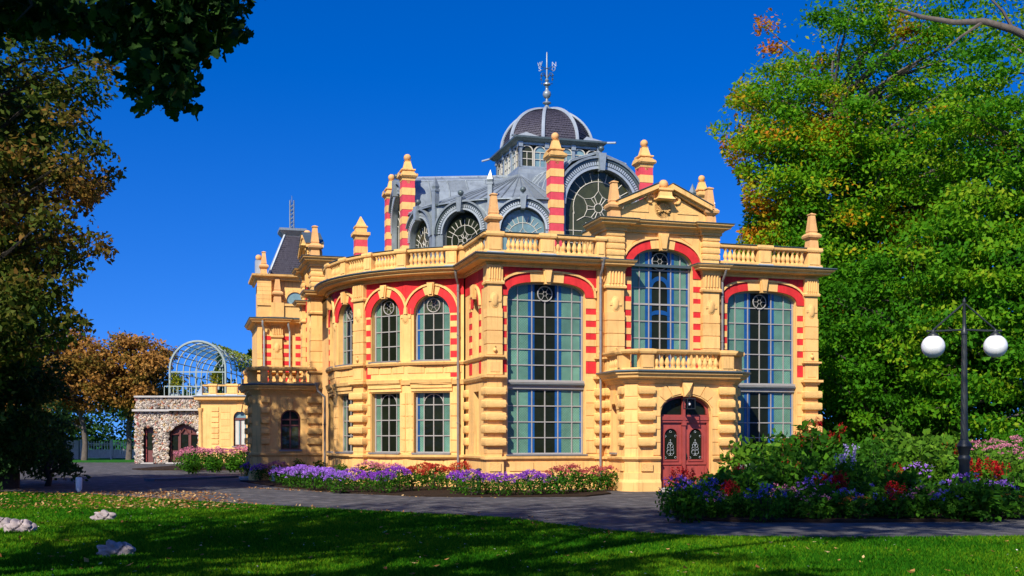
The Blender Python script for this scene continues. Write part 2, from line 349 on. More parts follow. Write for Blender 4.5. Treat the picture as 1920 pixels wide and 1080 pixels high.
def pilaster(Fm, xc, w, y0=-.12, y1=.2, plain_top=False, cart=True, low=True):
    h = w / 2
    sh = MB().box(xc - h, xc + h, y0, y1, 0, 7.6)
    pl = obj('pilaster', sh, CREAM, hall, Fm)
    def blk(name, pr, z0, z1, m=CREAMB, inset=0):
        key = (name, round(w, 3), round(y0, 3), round(y1, 3), pr, round(z1 - z0, 3))
        obj(name, shared(key, lambda: MB().box(-h - pr + inset, h + pr - inset, y0 - pr, y1, 0, z1 - z0), m), None, pl, Fm @ T((xc, 0, z0)))
    def mould(name, z0, z1, pr):
        prof = [(-.02, z0), (pr * .3, z0), (pr * .45, z0 + (z1 - z0) * .35), (pr * .8, z0 + (z1 - z0) * .5), (pr, z0 + (z1 - z0) * .55), (pr, z1), (-.02, z1 + .01)]
        obj(name, MB().sweep(prof, [(xc - h, y1), (xc - h, y0), (xc + h, y0), (xc + h, y1)]), CREAMB, pl, Fm)
    blk('plinth_block', .05, .0, .97)
    obj('rock_panel', shared(('rock_panel', w), lambda: MB().box(-h + .05, h - .05, y0 - .085, y0, 0, .28), ROUGHB), None, pl, Fm @ T((xc, 0, .66)))
    mould('base_moulding', .97, 1.13, .12)
    if low:
        for k, z in enumerate((1.64, 2.07, 2.50, 2.93, 3.36)):
            key = ('quoin', round(w, 3), round(y0, 3), round(y1, 3))
            obj('quoin', shared(key, lambda: MB().pillow(-h - .11, h + .11, y0 - .14, y1 - .01, -.14, .14, .04), ROUGHB, 50), None, pl, Fm @ T((xc + rnd(-.006, .006), rnd(-.008, .008), z)))
        for z in (1.24, 1.78, 2.21, 2.64, 3.07, 3.50): blk('flat_course', .012, z + .01, z + (.145 if z > 1.3 else .26))
    mould('ledge', 3.72, 3.9, .15)
    blk('panel_block', .02, 3.92, 4.42); obj('raised_panel', shared(('raised_panel', w), lambda: MB().box(-h + .08, h - .08, y0 - .035, y0, .09, .42), CREAMB), None, pl, Fm @ T((xc, 0, 3.92)))
    mould('ledge', 4.44, 4.57, .11)
    for a, b in ((4.59, 4.93), (4.96, 5.38), (5.41, 5.83), (5.86, 6.14)): blk('shaft_block', .02, a, b)
    obj('ball_ornament', shared(('ball_ornament',), lambda: MB().lathe([(.001, -.075), (.05, -.055), (.075, 0), (.05, .055), (.02, .07), (.02, .12), (.035, .14), (.001, .16)], 10), CREAMB, 60), None, pl, Fm @ T((xc, y0 - .04, 4.74)))
    if cart:
        obj('cartouche', shared(('cartouche',), lambda: MB().lathe([(.13 * math.sin(t) + .001, -.13 * math.cos(t)) for t in np.linspace(0, math.pi, 11)], 14, M=Matrix.Diagonal((1, .5, 1.75, 1))).lathe([(.17 * math.sin(t) + .001, -.17 * math.cos(t)) for t in np.linspace(0, math.pi, 9)], 14, M=Matrix.Diagonal((1, .16, 1.65, 1))).box(-.215, .215, -.03, 0, -.05, .04), CREAMB, 40), None, pl, Fm @ T((xc, y0, 6.42)))
    if not plain_top:
        cp = MB(); nf = 5; fw = (w - .06) / nf
        cp.box(xc - h - .03, xc + h + .03, y0 - .03, y1, 7.05, 7.59)
        for k in range(nf): cp.tube([(xc - h + .03 + fw * (k + .5), y0 - .03, 7.13), (xc - h + .03 + fw * (k + .5), y0 - .045, 7.56)], fw * .36, 8)
        cp.sweep([(0, 6.95), (.05, 6.97), (.06, 7.04), (.02, 7.08), (0, 7.1)], [(xc - h - .02, y1), (xc - h - .02, y0 - .02), (xc + h + .02, y0 - .02), (xc + h + .02, y1)])
        for k in range(nf): cp.lathe([(.001, -.03), (.03, 0), (.001, .03)], 6, (xc - h + .03 + fw * (k + .5), y0 - .06, 7.08))
        obj('capital', cp, CREAMB, pl, Fm, smooth=30)
    return pl
CORN0 = [(-.02, 7.34), (.05, 7.34), (.05, 7.46), (.09, 7.48), (.09, 7.56), (.2, 7.6), (.34, 7.62), (.36, 7.66), (.36, 7.74), (.42, 7.78), (.46, 7.85), (.47, 7.9), (-.02, 7.9)]
CORN = [(d * 1.12 if d > 0 else d, 7.58 + (z - 7.34) * .32 / .56) for d, z in CORN0]
GUT = [(-.02, 7.903), (.54, 7.903), (.565, 7.93), (.565, 7.965), (.53, 7.97), (.3, 7.985), (.15, 8.02), (-.02, 8.02)]
BC, BR = -3.6, 6.9
def bowp(ph, r=BR): return (BC - r * math.sin(R(ph)), BC - r * math.cos(R(ph)))
PW = -6.35
arc = [bowp(a) for a in np.arange(100, 23.5, -2.0)] + [(PW, BC - math.sqrt(BR ** 2 - (PW - BC) ** 2))]
RET = arc[-1][1]
left_path = arc + [(PW, -13.0), (-2.2, -13.0)]
right_path = [(2.2, -13.0), (6.15, -13.0), (6.15, -8.0)]
for path in (left_path, right_path):
    co = obj('cornice', MB().sweep(CORN, path), CREAMB, hall, B, smooth=20)
    obj('gutter', MB().sweep(GUT, path), LEADD, co, B, smooth=20)
    dm = MB()
    for a, b in zip(path, path[1:]):
        a, b = Vector(a), Vector(b); d = (b - a); l = d.length; d.normalize(); ang = math.atan2(d.y, d.x)
        for k in range(int(l / .085)): dm.box(-.02, .02, -.13, -.05, 7.662, 7.694, T((*(a + d * (k + .5) * .085), 0)) @ Rz(ang))
    o = obj('dentils', dm, CREAMB, co, B); o['kind'] = 'stuff'
    obj('plinth_ledge', MB().sweep([(-.02, 1.02), (.03, 1.02), (.09, 1.08), (.1, 1.15), (-.02, 1.17)], path), CREAMB, hall, B)
    obj('plinth', MB().sweep([(-.02, 0), (.055, 0), (.055, .56), (.03, .6), (-.02, .62)], path), CREAM, hall, B)
# roof deck of the ground storey
deck = arc[::-1] ; dk = [(PW, -13.0), (6.15, -13.0), (6.15, 12.0), (-10.2, 12.0), (-10.2, -2.0)] + arc
obj('roof_deck', MB().slab(dk, 7.80, 7.895), LEADD, hall, B)
obj('rear_wall', MB().box(-9.4, 6.13, -3.0, 12, 0, 7.79), CREAM, hall, B)
obj('side_wall', MB().box(5.6, 6.149, -12.9, -3.01, 0, 7.79), CREAM, hall, B)
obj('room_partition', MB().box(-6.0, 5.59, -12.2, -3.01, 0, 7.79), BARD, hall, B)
# ---- front wings with the tall windows
def tall_wing(xc, x0, x1, jl, jr):
    Fm = F(0, -13.0); pts = arch(xc, 1.40, 6.62, .49, 20, 2.7)
    w = obj('facade_wall', panel(MB(), x0, x1, 0, 7.7, [(1.2, pts)], .30), CREAM, hall, Fm)
    hood = off(pts, .4); z1 = 7.6
    rp = MB().band(hood, [(a, z1) for a, _ in hood], -.012, .01)
    for a, b in ((jl[0], hood[0][0]), (hood[-1][0], jr[1])):
        if b - a > .02: rp.box(a, b, -.012, .01, 6.98, z1)
    obj('red_frieze', rp, RED, w, Fm)
    archtrim(Fm, w, pts, .31, .17)
    jamb(Fm, w, jl[0], jl[1]); jamb(Fm, w, jr[0], jr[1])
    for a, b in ((jl[0] - .02, pts[0][0] - .3), (pts[-1][0] + .3, jr[1] + .02)):
        if b > a: obj('impost', MB().box(a, b, -.09, .02, 6.86, 6.96), CREAMB, w, Fm)
    cols = [xc + a for a in (-1.38, -.98, -.47, 0, .47, .98, 1.38)]
    k = lambda i, j: DARK if i in (2, 3) else TEAL
    up = [3.74, 4.28, 4.82, 5.36, 5.94, 6.5]
    bl = [(cols[2] - .13, cols[2] - .02), (cols[2] + .02, cols[2] + .1), (cols[4] - .1, cols[4] - .02), (cols[4] + .02, cols[4] + .13), (cols[6] - .1, cols[6] - .03)]
    window(Fm, hall, cols, up, pts, .24, k, 'tall_window', .017, ring=(xc, 6.73, .26), blue=bl)
    window(Fm, hall, cols, [1.24, 1.79, 2.33, 2.88, 3.44], None, .24, k, 'tall_window', .017, blue=bl)
    tb = MB().box(xc - 1.4, xc + 1.4, .06, .3, 3.58, 3.66).box(xc - 1.4, xc + 1.4, .14, .3, 3.46, 3.73).box(xc - 1.4, xc + 1.4, .08, .3, 3.68, 3.75)
    obj('transom', tb, BAR, w, Fm); obj('transom_beam', MB().box(xc - 1.4, xc + 1.4, .04, .3, 3.60, 3.64), BARD, w, Fm)
    obj('window_sill', MB().box(xc - 1.46, xc + 1.46, -.1, .3, 1.175, 1.22), PIPE, w, Fm)
    pw = 2.72 / 3
    for i in range(3): obj('plinth_panel', shared(('plinth_panel', 'f'), lambda: MB().box(.03, pw - .03, -.03, .01, 0, .3), CREAMB), None, w, Fm @ T((xc - 1.36 + i * pw, 0, .66)))
    return w
tall_wing(-4.25, -6.3, -2.1, (-5.9, -5.68), (-2.83, -2.46))
tall_wing(3.97, 2.1, 6.1, (2.22, 2.55), (5.39, 5.63))
pilaster(F(0, -13.0), -6.13, .5, -.12, .35); pilaster(F(0, -13.0), 5.92, .5, -.12, .35)
pilaster(F(0, -13.0), -2.33, .2, -.07, .1, cart=False, plain_top=True)
# return wall between the front block and the curved wing
ql = (RET - 13.0) / 2; hl = (RET + 13.0) / 2
Fm = F(PW, ql, 90); pu = arch(0, .36, 6.35, .36, 12)
w = obj('return_wall', panel(MB(), -hl, hl, 0, 4.1, [(1.2, [(-.36, 3.4), (.36, 3.4)])], .3), CREAM, hall, Fm)
w2 = obj('return_wall', panel(MB(), -hl, hl, 4.1, 7.7, [(4.6, pu)], .3), CREAM, hall, Fm)
hood = off(pu, .4); obj('red_frieze', MB().band(hood, [(a, 7.6) for a, _ in hood], -.012, .01).box(-hl, hood[0][0], -.012, .01, 6.9, 7.6).box(hood[-1][0], hl - .5, -.012, .01, 6.9, 7.6), RED, w2, Fm)
archtrim(Fm, w2, pu, .3, .13); jamb(Fm, w2, -.95, -.55, zs=4, lower=False); jamb(Fm, w2, .42, .7, zs=4, lower=False)
kk = lambda i, j: DARK if i == 0 else TEAL
window(Fm, hall, [-.35, 0, .35], [4.63, 5.2, 5.78, 6.35], pu, .22, kk, 'narrow_window'); window(Fm, hall, [-.35, 0, .35], [1.22, 1.8, 2.4, 2.95, 3.4], None, .22, kk, 'narrow_window')
obj('string_course', MB().sweep([(-.02, 3.74), (.05, 3.74), (.1, 3.82), (.12, 3.9), (-.02, 3.92)], [(PW, RET), (PW, -12.6)]).sweep([(-.02, 4.46), (.05, 4.46), (.1, 4.54), (.1, 4.58), (-.02, 4.6)], [(PW, RET), (PW, -12.6)]), CREAMB, hall, B)
for z in (1.64, 2.07, 2.5, 2.93, 3.36): obj('quoin', shared(('quoin', 'ret'), lambda: MB().pillow(-.2, .2, -.12, .1, -.14, .14, .04), ROUGHB, 50), None, w, Fm @ T((-1.25, 0, z)))
# ---- curved wing: four window bays and a pilaster
def chord(a, b):
    m = (a + b) / 2; d = (b - a) / 2; rr = BR * math.cos(R(d)); x, y = bowp(m, rr); return F(x, y, m), BR * math.sin(R(d)), m
def bow_bay(a, b, wc, blue_left, jl=True, jr=True):
    Fm, hw, m = chord(a, b); xc = BR * math.sin(R(m - wc)); g = .71
    lo = obj('curved_wall', panel(MB(), -hw, hw, 0, 4.1, [(1.2, [(xc - g, 3.45), (xc + g, 3.45)])], .3), CREAM, hall, Fm)
    pts = arch(xc, g, 6.34, g, 18); up = obj('curved_wall', panel(MB(), -hw, hw, 4.1, 7.7, [(4.6, pts)], .3), CREAM, hall, Fm)
    hood = [p for p in off(pts, .41)]; z1 = 7.6
    hood = [(max(-hw, min(hw, x)), z) for x, z in hood if z > 6.62]
    rf = MB().band(hood, [(x, max(z1, z + .004)) for x, z in hood], -.012, .01)
    if hood[0][0] > -hw + .02: rf.box(-hw, hood[0][0], -.012, .01, 7.0, z1)
    if hood[-1][0] < hw - .02: rf.box(hood[-1][0], hw, -.012, .01, 7.0, z1)
    obj('red_frieze', rf, RED, up, Fm)
    archtrim(Fm, up, pts, .31, .15)
    for s, on in ((-1, jl), (1, jr)):
        x0, x1 = (xc - g - .3, xc - g - .02) if s < 0 else (xc + g + .02, xc + g + .3)
        x0, x1 = max(x0, -hw + .01), min(x1, hw - .01)
        if x1 - x0 < .08: continue
        if on: jamb(Fm, up, x0, x1, lower=False, zs=4.0)
        for k in range(5):
            obj('cream_block', shared(('cream_block', 'bl', round(x1 - x0, 2)), lambda: MB().box(0, x1 - x0, -.03, .02, .012, .425), CREAMB), None, lo, Fm @ T((x0, 0, 1.26 + k * .44)))
    cols = [xc + c for c in (-g + .015, -.38, 0, .38, g - .015)]
    kd = lambda i, j: DARK if i in (1, 2) else TEAL
    bl = [(cols[0] + .03, cols[0] + .14)] if blue_left else []
    window(Fm, hall, cols, [4.64, 5.2, 5.76, 6.36], pts, .22, kd, 'curved_wing_window', .018, ring=(xc, 6.66, .25), blue=bl, topkind=lambda i, j: TEAL if i in (0, 3) else DUSK, sill=PIPE)
    wl = window(Fm, hall, cols, [1.24, 1.86, 2.44, 3.0, 3.44], None, .22, kd, 'curved_wing_window', .018, blue=bl, sill=PIPE)
    obj('arched_bar', MB().tube([(x, .2, z) for x, z in arch(xc, .38, 3.02, .38, 12)], .018, 5), BAR, wl, Fm)
    nb = 3; pw = (2 * hw - .1) / nb
    for i in range(nb):
        obj('parapet_panel', shared(('parapet_panel', round(pw, 2)), lambda: MB().box(.03, pw - .03, -.025, .01, 0, .26), CREAMB), None, up, Fm @ T((-hw + .05 + i * pw, 0, 4.17)))
        obj('plinth_panel', shared(('plinth_panel', round(pw, 2)), lambda: MB().box(.03, pw - .03, -.025, .01, 0, .3), CREAMB), None, lo, Fm @ T((-hw + .05 + i * pw, 0, .66)))
    obj('lintel_moulding', MB().sweep([(-.02, 3.5), (.05, 3.5), (.05, 3.6), (.09, 3.62), (.09, 3.74), (.15, 3.8), (.18, 3.92), (-.02, 3.96)], [(xc - g - .1, 0), (xc + g + .1, 0)]), CREAMB, lo, Fm)
bow_bay(24, 43, 34.4, True, False, True); bow_bay(43, 59.2, 51.2, False, True, False)
bow_bay(64.6, 80.5, 71.9, False, False, True); bow_bay(80.5, 100, 88.8, False, True, False)
Fm, hw, m = chord(58.6, 65.2); obj('curved_wall', panel(MB(), -hw, hw, 0, 7.7, []), CREAM, hall, Fm); pilaster(Fm, 0, .62, -.14, .1)
for ph in (43, 80.5):
    Fm = F(*bowp(ph, BR - .03), ph); obj('roundel', MB().lathe([(.15, 0), (.15, -.02), (.11, -.03), (.10, -.07), (.06, -.1), (.001, -.11)], 16, (0, 0, 0), M=T((0, -.0, 7.2)) @ Matrix.Rotation(-math.pi / 2, 4, 'X') @ Matrix.Scale(-1, 4, (0, 0, 1))), CREAMB, hall, Fm, smooth=40)
    obj('wall_strip', MB().box(-.24, .24, -.02, .05, 1.2, 3.45), CREAMB, hall, Fm); obj('wall_strip', MB().box(-.22, .22, -.03, .05, 4.6, 6.55), CREAMB, hall, Fm)
    obj('cartouche', CACHE[('cartouche',)], None, hall, Fm @ T((0, -.03, 6.25)))
obj('string_course', MB().sweep([(-.02, 3.74), (.04, 3.74), (.07, 3.84), (.09, 3.9), (-.02, 3.92)], arc[:-1]).sweep([(-.02, 4.46), (.05, 4.46), (.1, 4.54), (.1, 4.58), (-.02, 4.6)], arc[:-1]), CREAMB, hall, B, smooth=20)
# ---- balustrades
def baluster(): return MB().lathe([(.075, 0), (.075, .05), (.05, .06), (.085, .14), (.088, .19), (.05, .3), (.04, .35), (.055, .38), (.05, .4), (.07, .41), (.07, .46)], 8)
def balustrade(path, z0, runs, peds, parent=None, pin=(), M=None, railm=None, rows=None):
    """path: plan polyline the rail follows; runs: (point a, point b, count); peds: (x, y, angle, half width)"""
    parent = parent or hall; M = M or B
    rail = MB().sweep([(-.13, z0 + .55), (.1, z0 + .55), (.13, z0 + .58), (.14, z0 + .64), (.11, z0 + .68), (-.13, z0 + .69)], path)
    rail.sweep([(-.12, z0), (.12, z0), (.12, z0 + .07), (.09, z0 + .09), (-.12, z0 + .09)], path)
    bo = obj('balustrade', rail, CREAMB, parent, M)
    obj('rail_flashing', MB().sweep([(-.15, z0 + .695), (.16, z0 + .685), (.16, z0 + .705), (-.15, z0 + .715)], path), LEADD, bo, M)
    bm = shared(('baluster',), baluster, CREAMB, 35)
    for a, b, n in runs:
        for k in range(n):
            t = (k + .5) / n; x = a[0] + (b[0] - a[0]) * t; y = a[1] + (b[1] - a[1]) * t
            obj('baluster', bm, None, bo, M @ T((x + rnd(-.008, .008), y + rnd(-.008, .008), z0 + .09)) @ Rz(k * .9) @ Matrix.Rotation(rnd(-.02, .02), 4, 'Y'))
    for x, y, an, h in peds:
        def pd(): return MB().box(-h, h, -.19, .17, -.02, .6).box(-h + .05, h - .05, -.215, -.18, .1, .5).sweep([(-.02, .54), (.05, .56), (.07, .62), (.06, .7), (-.02, .72)], [(-h, .17), (-h, -.19), (h, -.19), (h, .17)])
        obj('pedestal', shared(('pedestal', h), pd, CREAMB), None, bo, M @ T((x, y, z0)) @ Rz(-R(an)))
        obj('lead_foot', shared(('lead_foot', h), lambda: MB().square([(h + .09, -.07), (h + .02, .02)]), LEADL), None, bo, M @ T((x, y, z0)) @ Rz(-R(an)))
    return bo
ZB = 8.02
def lerp_arc(a0, a1, r): return [bowp(a, r) for a in np.linspace(a0, a1, 24)]
Rb = BR + .08
bq = RET - .05
balustrade([(PW - .06, -12.3), (PW - .06, -13.1), (-2.2, -13.1)], ZB, [((-5.72, -13.1), (-4.62, -13.1), 7), ((-3.98, -13.1), (-2.6, -13.1), 7)], [(PW + .2, -13.02, 0, .26), (-4.3, -13.06, 0, .25), (-2.36, -13.06, 0, .15)])
balustrade([(PW - .06, RET + .05), (PW - .06, -12.75)], ZB, [((PW - .06, RET - .35), (PW - .06, -12.6), 13)], [(PW - .05, RET - .1, 90, .2)])
balustrade([(2.2, -13.1), (6.2, -13.1), (6.2, -9)], ZB, [((2.35, -13.1), (3.62, -13.1), 7), ((4.28, -13.1), (5.62, -13.1), 7), ((6.2, -12.6), (6.2, -10), 13)], [(3.95, -13.06, 0, .25), (5.98, -13.02, 0, .25)])
pa = [99, 83, 69.5, 56.5, 43.5, 31]
runs = []; bb = lerp_arc(100, 25, Rb)
balustrade(bb, ZB, [], [(*bowp(a, Rb - .03), a, .2) for a in pa[1:-1]] + [(*bowp(27.5, Rb - .03), 27.5, .2)], None)
rail = None
bo_last = [o for o in COL.objects if o.name.startswith('balustrade')][-1]
for a0, a1, n in ((98, 85.3, 8), (80.7, 71.8, 7), (67.2, 58.8, 7), (54.2, 45.8, 7), (41.2, 29.8, 8)):
    for k in range(n):
        a = a0 + (a1 - a0) * (k + .5) / n; obj('baluster', CACHE[('baluster',)], None, bo_last, B @ T((*bowp(a, Rb), ZB + .09)) @ Rz(k))
def pinnacle(x, y, z, sc=1.0, M=None, parent=None):
    def g(): return MB().square([(.2, 0), (.18, .3), (.15, .32), (.27, .42), (.29, .5), (.22, .58), (.15, .62), (.17, .68), (.16, .72), (.10, 1.3), (.13, 1.33), (.13, 1.36), (.001, 1.42)])
    return obj('pinnacle', shared(('pinnacle',), g, PINN), None, parent or hall, (M or B) @ T((x, y, z)) @ Matrix.Scale(sc, 4))
pinnacle(PW + .2, -13.02, ZB + .71, .93); pinnacle(5.98, -13.02, ZB + .71, .93)
# ---- pedimented bays (front and left)
def pediment_bay(Fm):
    pts = arch(0, 1.17, 7.72, .72, 20, 2.35)
    w = obj('bay_wall', panel(MB(), -1.5, 1.5, 3.9, 9.0, [(4.2, pts)], .3), CREAM, hall, Fm)
    archtrim(Fm, w, pts, .32, .2, hood=True, keyh=.2)
    for s in (-1, 1):
        x0, x1 = (-1.47, -1.19) if s < 0 else (1.19, 1.47); jamb(Fm, w, x0, x1, lower=False, zs=4.0)
        obj('red_leg', MB().box(-1.485 if s < 0 else 1.175, -1.175 if s < 0 else 1.485, -.035, .02, 7.42, 7.74), RED, w, Fm)
        for a, b in ((6.95, 7.15), (6.5, 6.72)): obj('red_block', MB().box(x0, x1, -.014, .03, a, b), RED, w, Fm)
        obj('spandrel_panel', MB().prism([(s * 1.12, 8.62), (s * 1.42, 8.05), (s * 1.42, 8.9), (s * .6, 8.9)][::s], -.02, .02), CREAMB, w, Fm)
        xc = s * 1.82
        pilaster(Fm, xc, .62, -.16, .3)
        cap = [(a, z + .0) for a, z in CORN]; pth = [(xc - .33, .35), (xc - .33, -.17), (xc + .33, -.17), (xc + .33, .35)]
        pr = obj('attic_pier', MB().box(xc - .31, xc + .31, -.15, .5, 7.9, 9.02), CREAM, hall, Fm)
        obj('pier_cornice', MB().sweep([(a * .66, z) for a, z in CORN], pth), CREAMB, pr, Fm)
        obj('pier_flashing', MB().sweep([(-.02, 7.903), (.36, 7.903), (.36, 7.93), (-.02, 7.96)], pth), LEADD, pr, Fm)
        for k in range(4): obj('rockface_block', shared(('rockface_block',), lambda: MB().pillow(-.335, .335, -.18, .4, -.105, .105, .03), ROUGHB, 50), None, pr, Fm @ T((xc, 0, 8.2 + k * .222)))
        pinnacle(xc, .02, 9.36, .97, Fm)
    tp = [(-2.16, 1.2), (-2.16, -.18), (-1.46, -.18), (-1.46, -.03), (1.46, -.03), (1.46, -.18), (2.16, -.18), (2.16, 1.2)]
    top = obj('bay_cornice', MB().sweep([(-.02, 8.96), (.05, 8.96), (.05, 9.05), (.1, 9.08), (.14, 9.15), (.28, 9.18), (.3, 9.24), (.36, 9.28), (.38, 9.34), (-.02, 9.34)], tp), CREAMB, hall, Fm)
    obj('attic_wall', MB().box(-2.12, 2.12, .3, 2.4, 7.9, 9.3), CREAM, hall, Fm)
    obj('attic_roof', MB().sweep([(0, 9.343), (.4, 9.343), (.4, 9.36), (0, 9.38)], tp).box(-2.16, 2.16, -.16, 2.4, 9.30, 9.372), LEADD, hall, Fm)
    pd = obj('pediment', MB().prism([(-1.72, 9.375), (1.72, 9.375), (1.72, 9.62), (1.55, 9.74), (0.12, 10.5), (-.12, 10.5), (-1.55, 9.74), (-1.72, 9.62)], -.06, .35), CREAM, hall, Fm)
    for s in (-1, 1):
        a = [(s * 1.78, 9.83), (s * .26, 10.5)]; b = [(s * 1.78, 9.99), (s * .26, 10.67)]
        a2 = [(s * 1.72, 9.76), (s * .26, 10.42)]; rc = MB()
        if s < 0: rc.band(a, b, -.34, .4).band(a2, [(x, z + .09) for x, z in a2], -.2, .38)
        else: rc.band(a[::-1], b[::-1], -.34, .4).band(a2[::-1], [(x, z + .09) for x, z in a2[::-1]], -.2, .38)
        obj('raking_cornice', rc, CREAMB, pd, Fm)
        fl = [(s * 1.82, 9.985), (s * .26, 10.685)]; fl = fl if s < 0 else fl[::-1]
        obj('raking_flashing', MB().band(fl, [(x, z + .025) for x, z in fl], -.37, .42), LEADD, pd, Fm)
        obj('carved_panel', MB().prism([(s * .55, 9.68), (s * 1.36, 9.68), (s * .62, 10.1), (s * .55, 10.1)][::s], -.085, -.04), ROUGHB, pd, Fm)
        sc = [(s * (.5 - .16 * math.cos(t) * (1 - t / 12)), 10.13 + .15 * math.sin(t) * (1 - t / 12)) for t in np.linspace(0, 5.2, 14)]
        obj('scroll', MB().tube([(x, -.1, z) for x, z in sc], .05, 6), CREAMB, pd, Fm, smooth=40)
    sh = MB().lathe([(.33, 0), (.33, -.05), (.28, -.07), (.25, -.03), (.001, -.03)], 20, M=T((0, -.06, 9.83)) @ Matrix.Rotation(-math.pi / 2, 4, 'X') @ Matrix.Scale(-1, 4, (0, 0, 1)))
    for k in range(9):
        an = math.pi * (k + .5) / 9; sh.tube([(.04 * math.cos(an), -.1, 9.72 + .04 * math.sin(an)), (.25 * math.cos(an), -.11, 9.75 + .27 * math.sin(an))], [.018, .04], 6)
    for s in (-1, 1): sh.lathe([(.001, -.07), (.07, 0), (.001, .07)], 8, (s * .17, -.1, 9.7))
    obj('shell', sh, CREAMB, pd, Fm, smooth=35)
    obj('pedestal_block', MB().square([(.3, 10.1), (.33, 10.13), (.3, 10.17), (.24, 10.24), (.22, 10.4), (.27, 10.44), (.27, 10.5), (.16, 10.54)], (0, -.1, 0)), CREAMB, pd, Fm)
    obj('ball', MB().lathe([(.001, -.17), (.09, -.145), (.15, -.08), (.17, 0), (.15, .08), (.09, .145), (.001, .17)], 16, (0, -.1, 10.68)), PINN, pd, Fm, smooth=60)
    cols = [-1.15, -.78, -.42, 0, .42, .78, 1.15]; bl = [(-.55, -.44), (-.40, -.30), (.30, .40), (.44, .55), (1.02, 1.12)]
    window(Fm, hall, cols, [4.2, 4.75, 5.3, 5.9, 6.5, 7.08, 7.7], pts, .24, lambda i, j: DARK if i in (2, 3) else TEAL, 'arched_hall_window', .018, heavy=(6.5,), ring=(0, 8.02, .3), blue=bl)
    for zt, m_ in ((7.05, 1), (6.1, 0)): obj('blue_glass_arch', MB().band(arch(0, .28, zt, .3 if m_ else .05, 14), arch(0, .41, zt, .45 if m_ else .2, 14), .228, .246), BLUE, w, Fm)
pediment_bay(F(0, -13.08)); pediment_bay(F(-10.9, 0, 90))
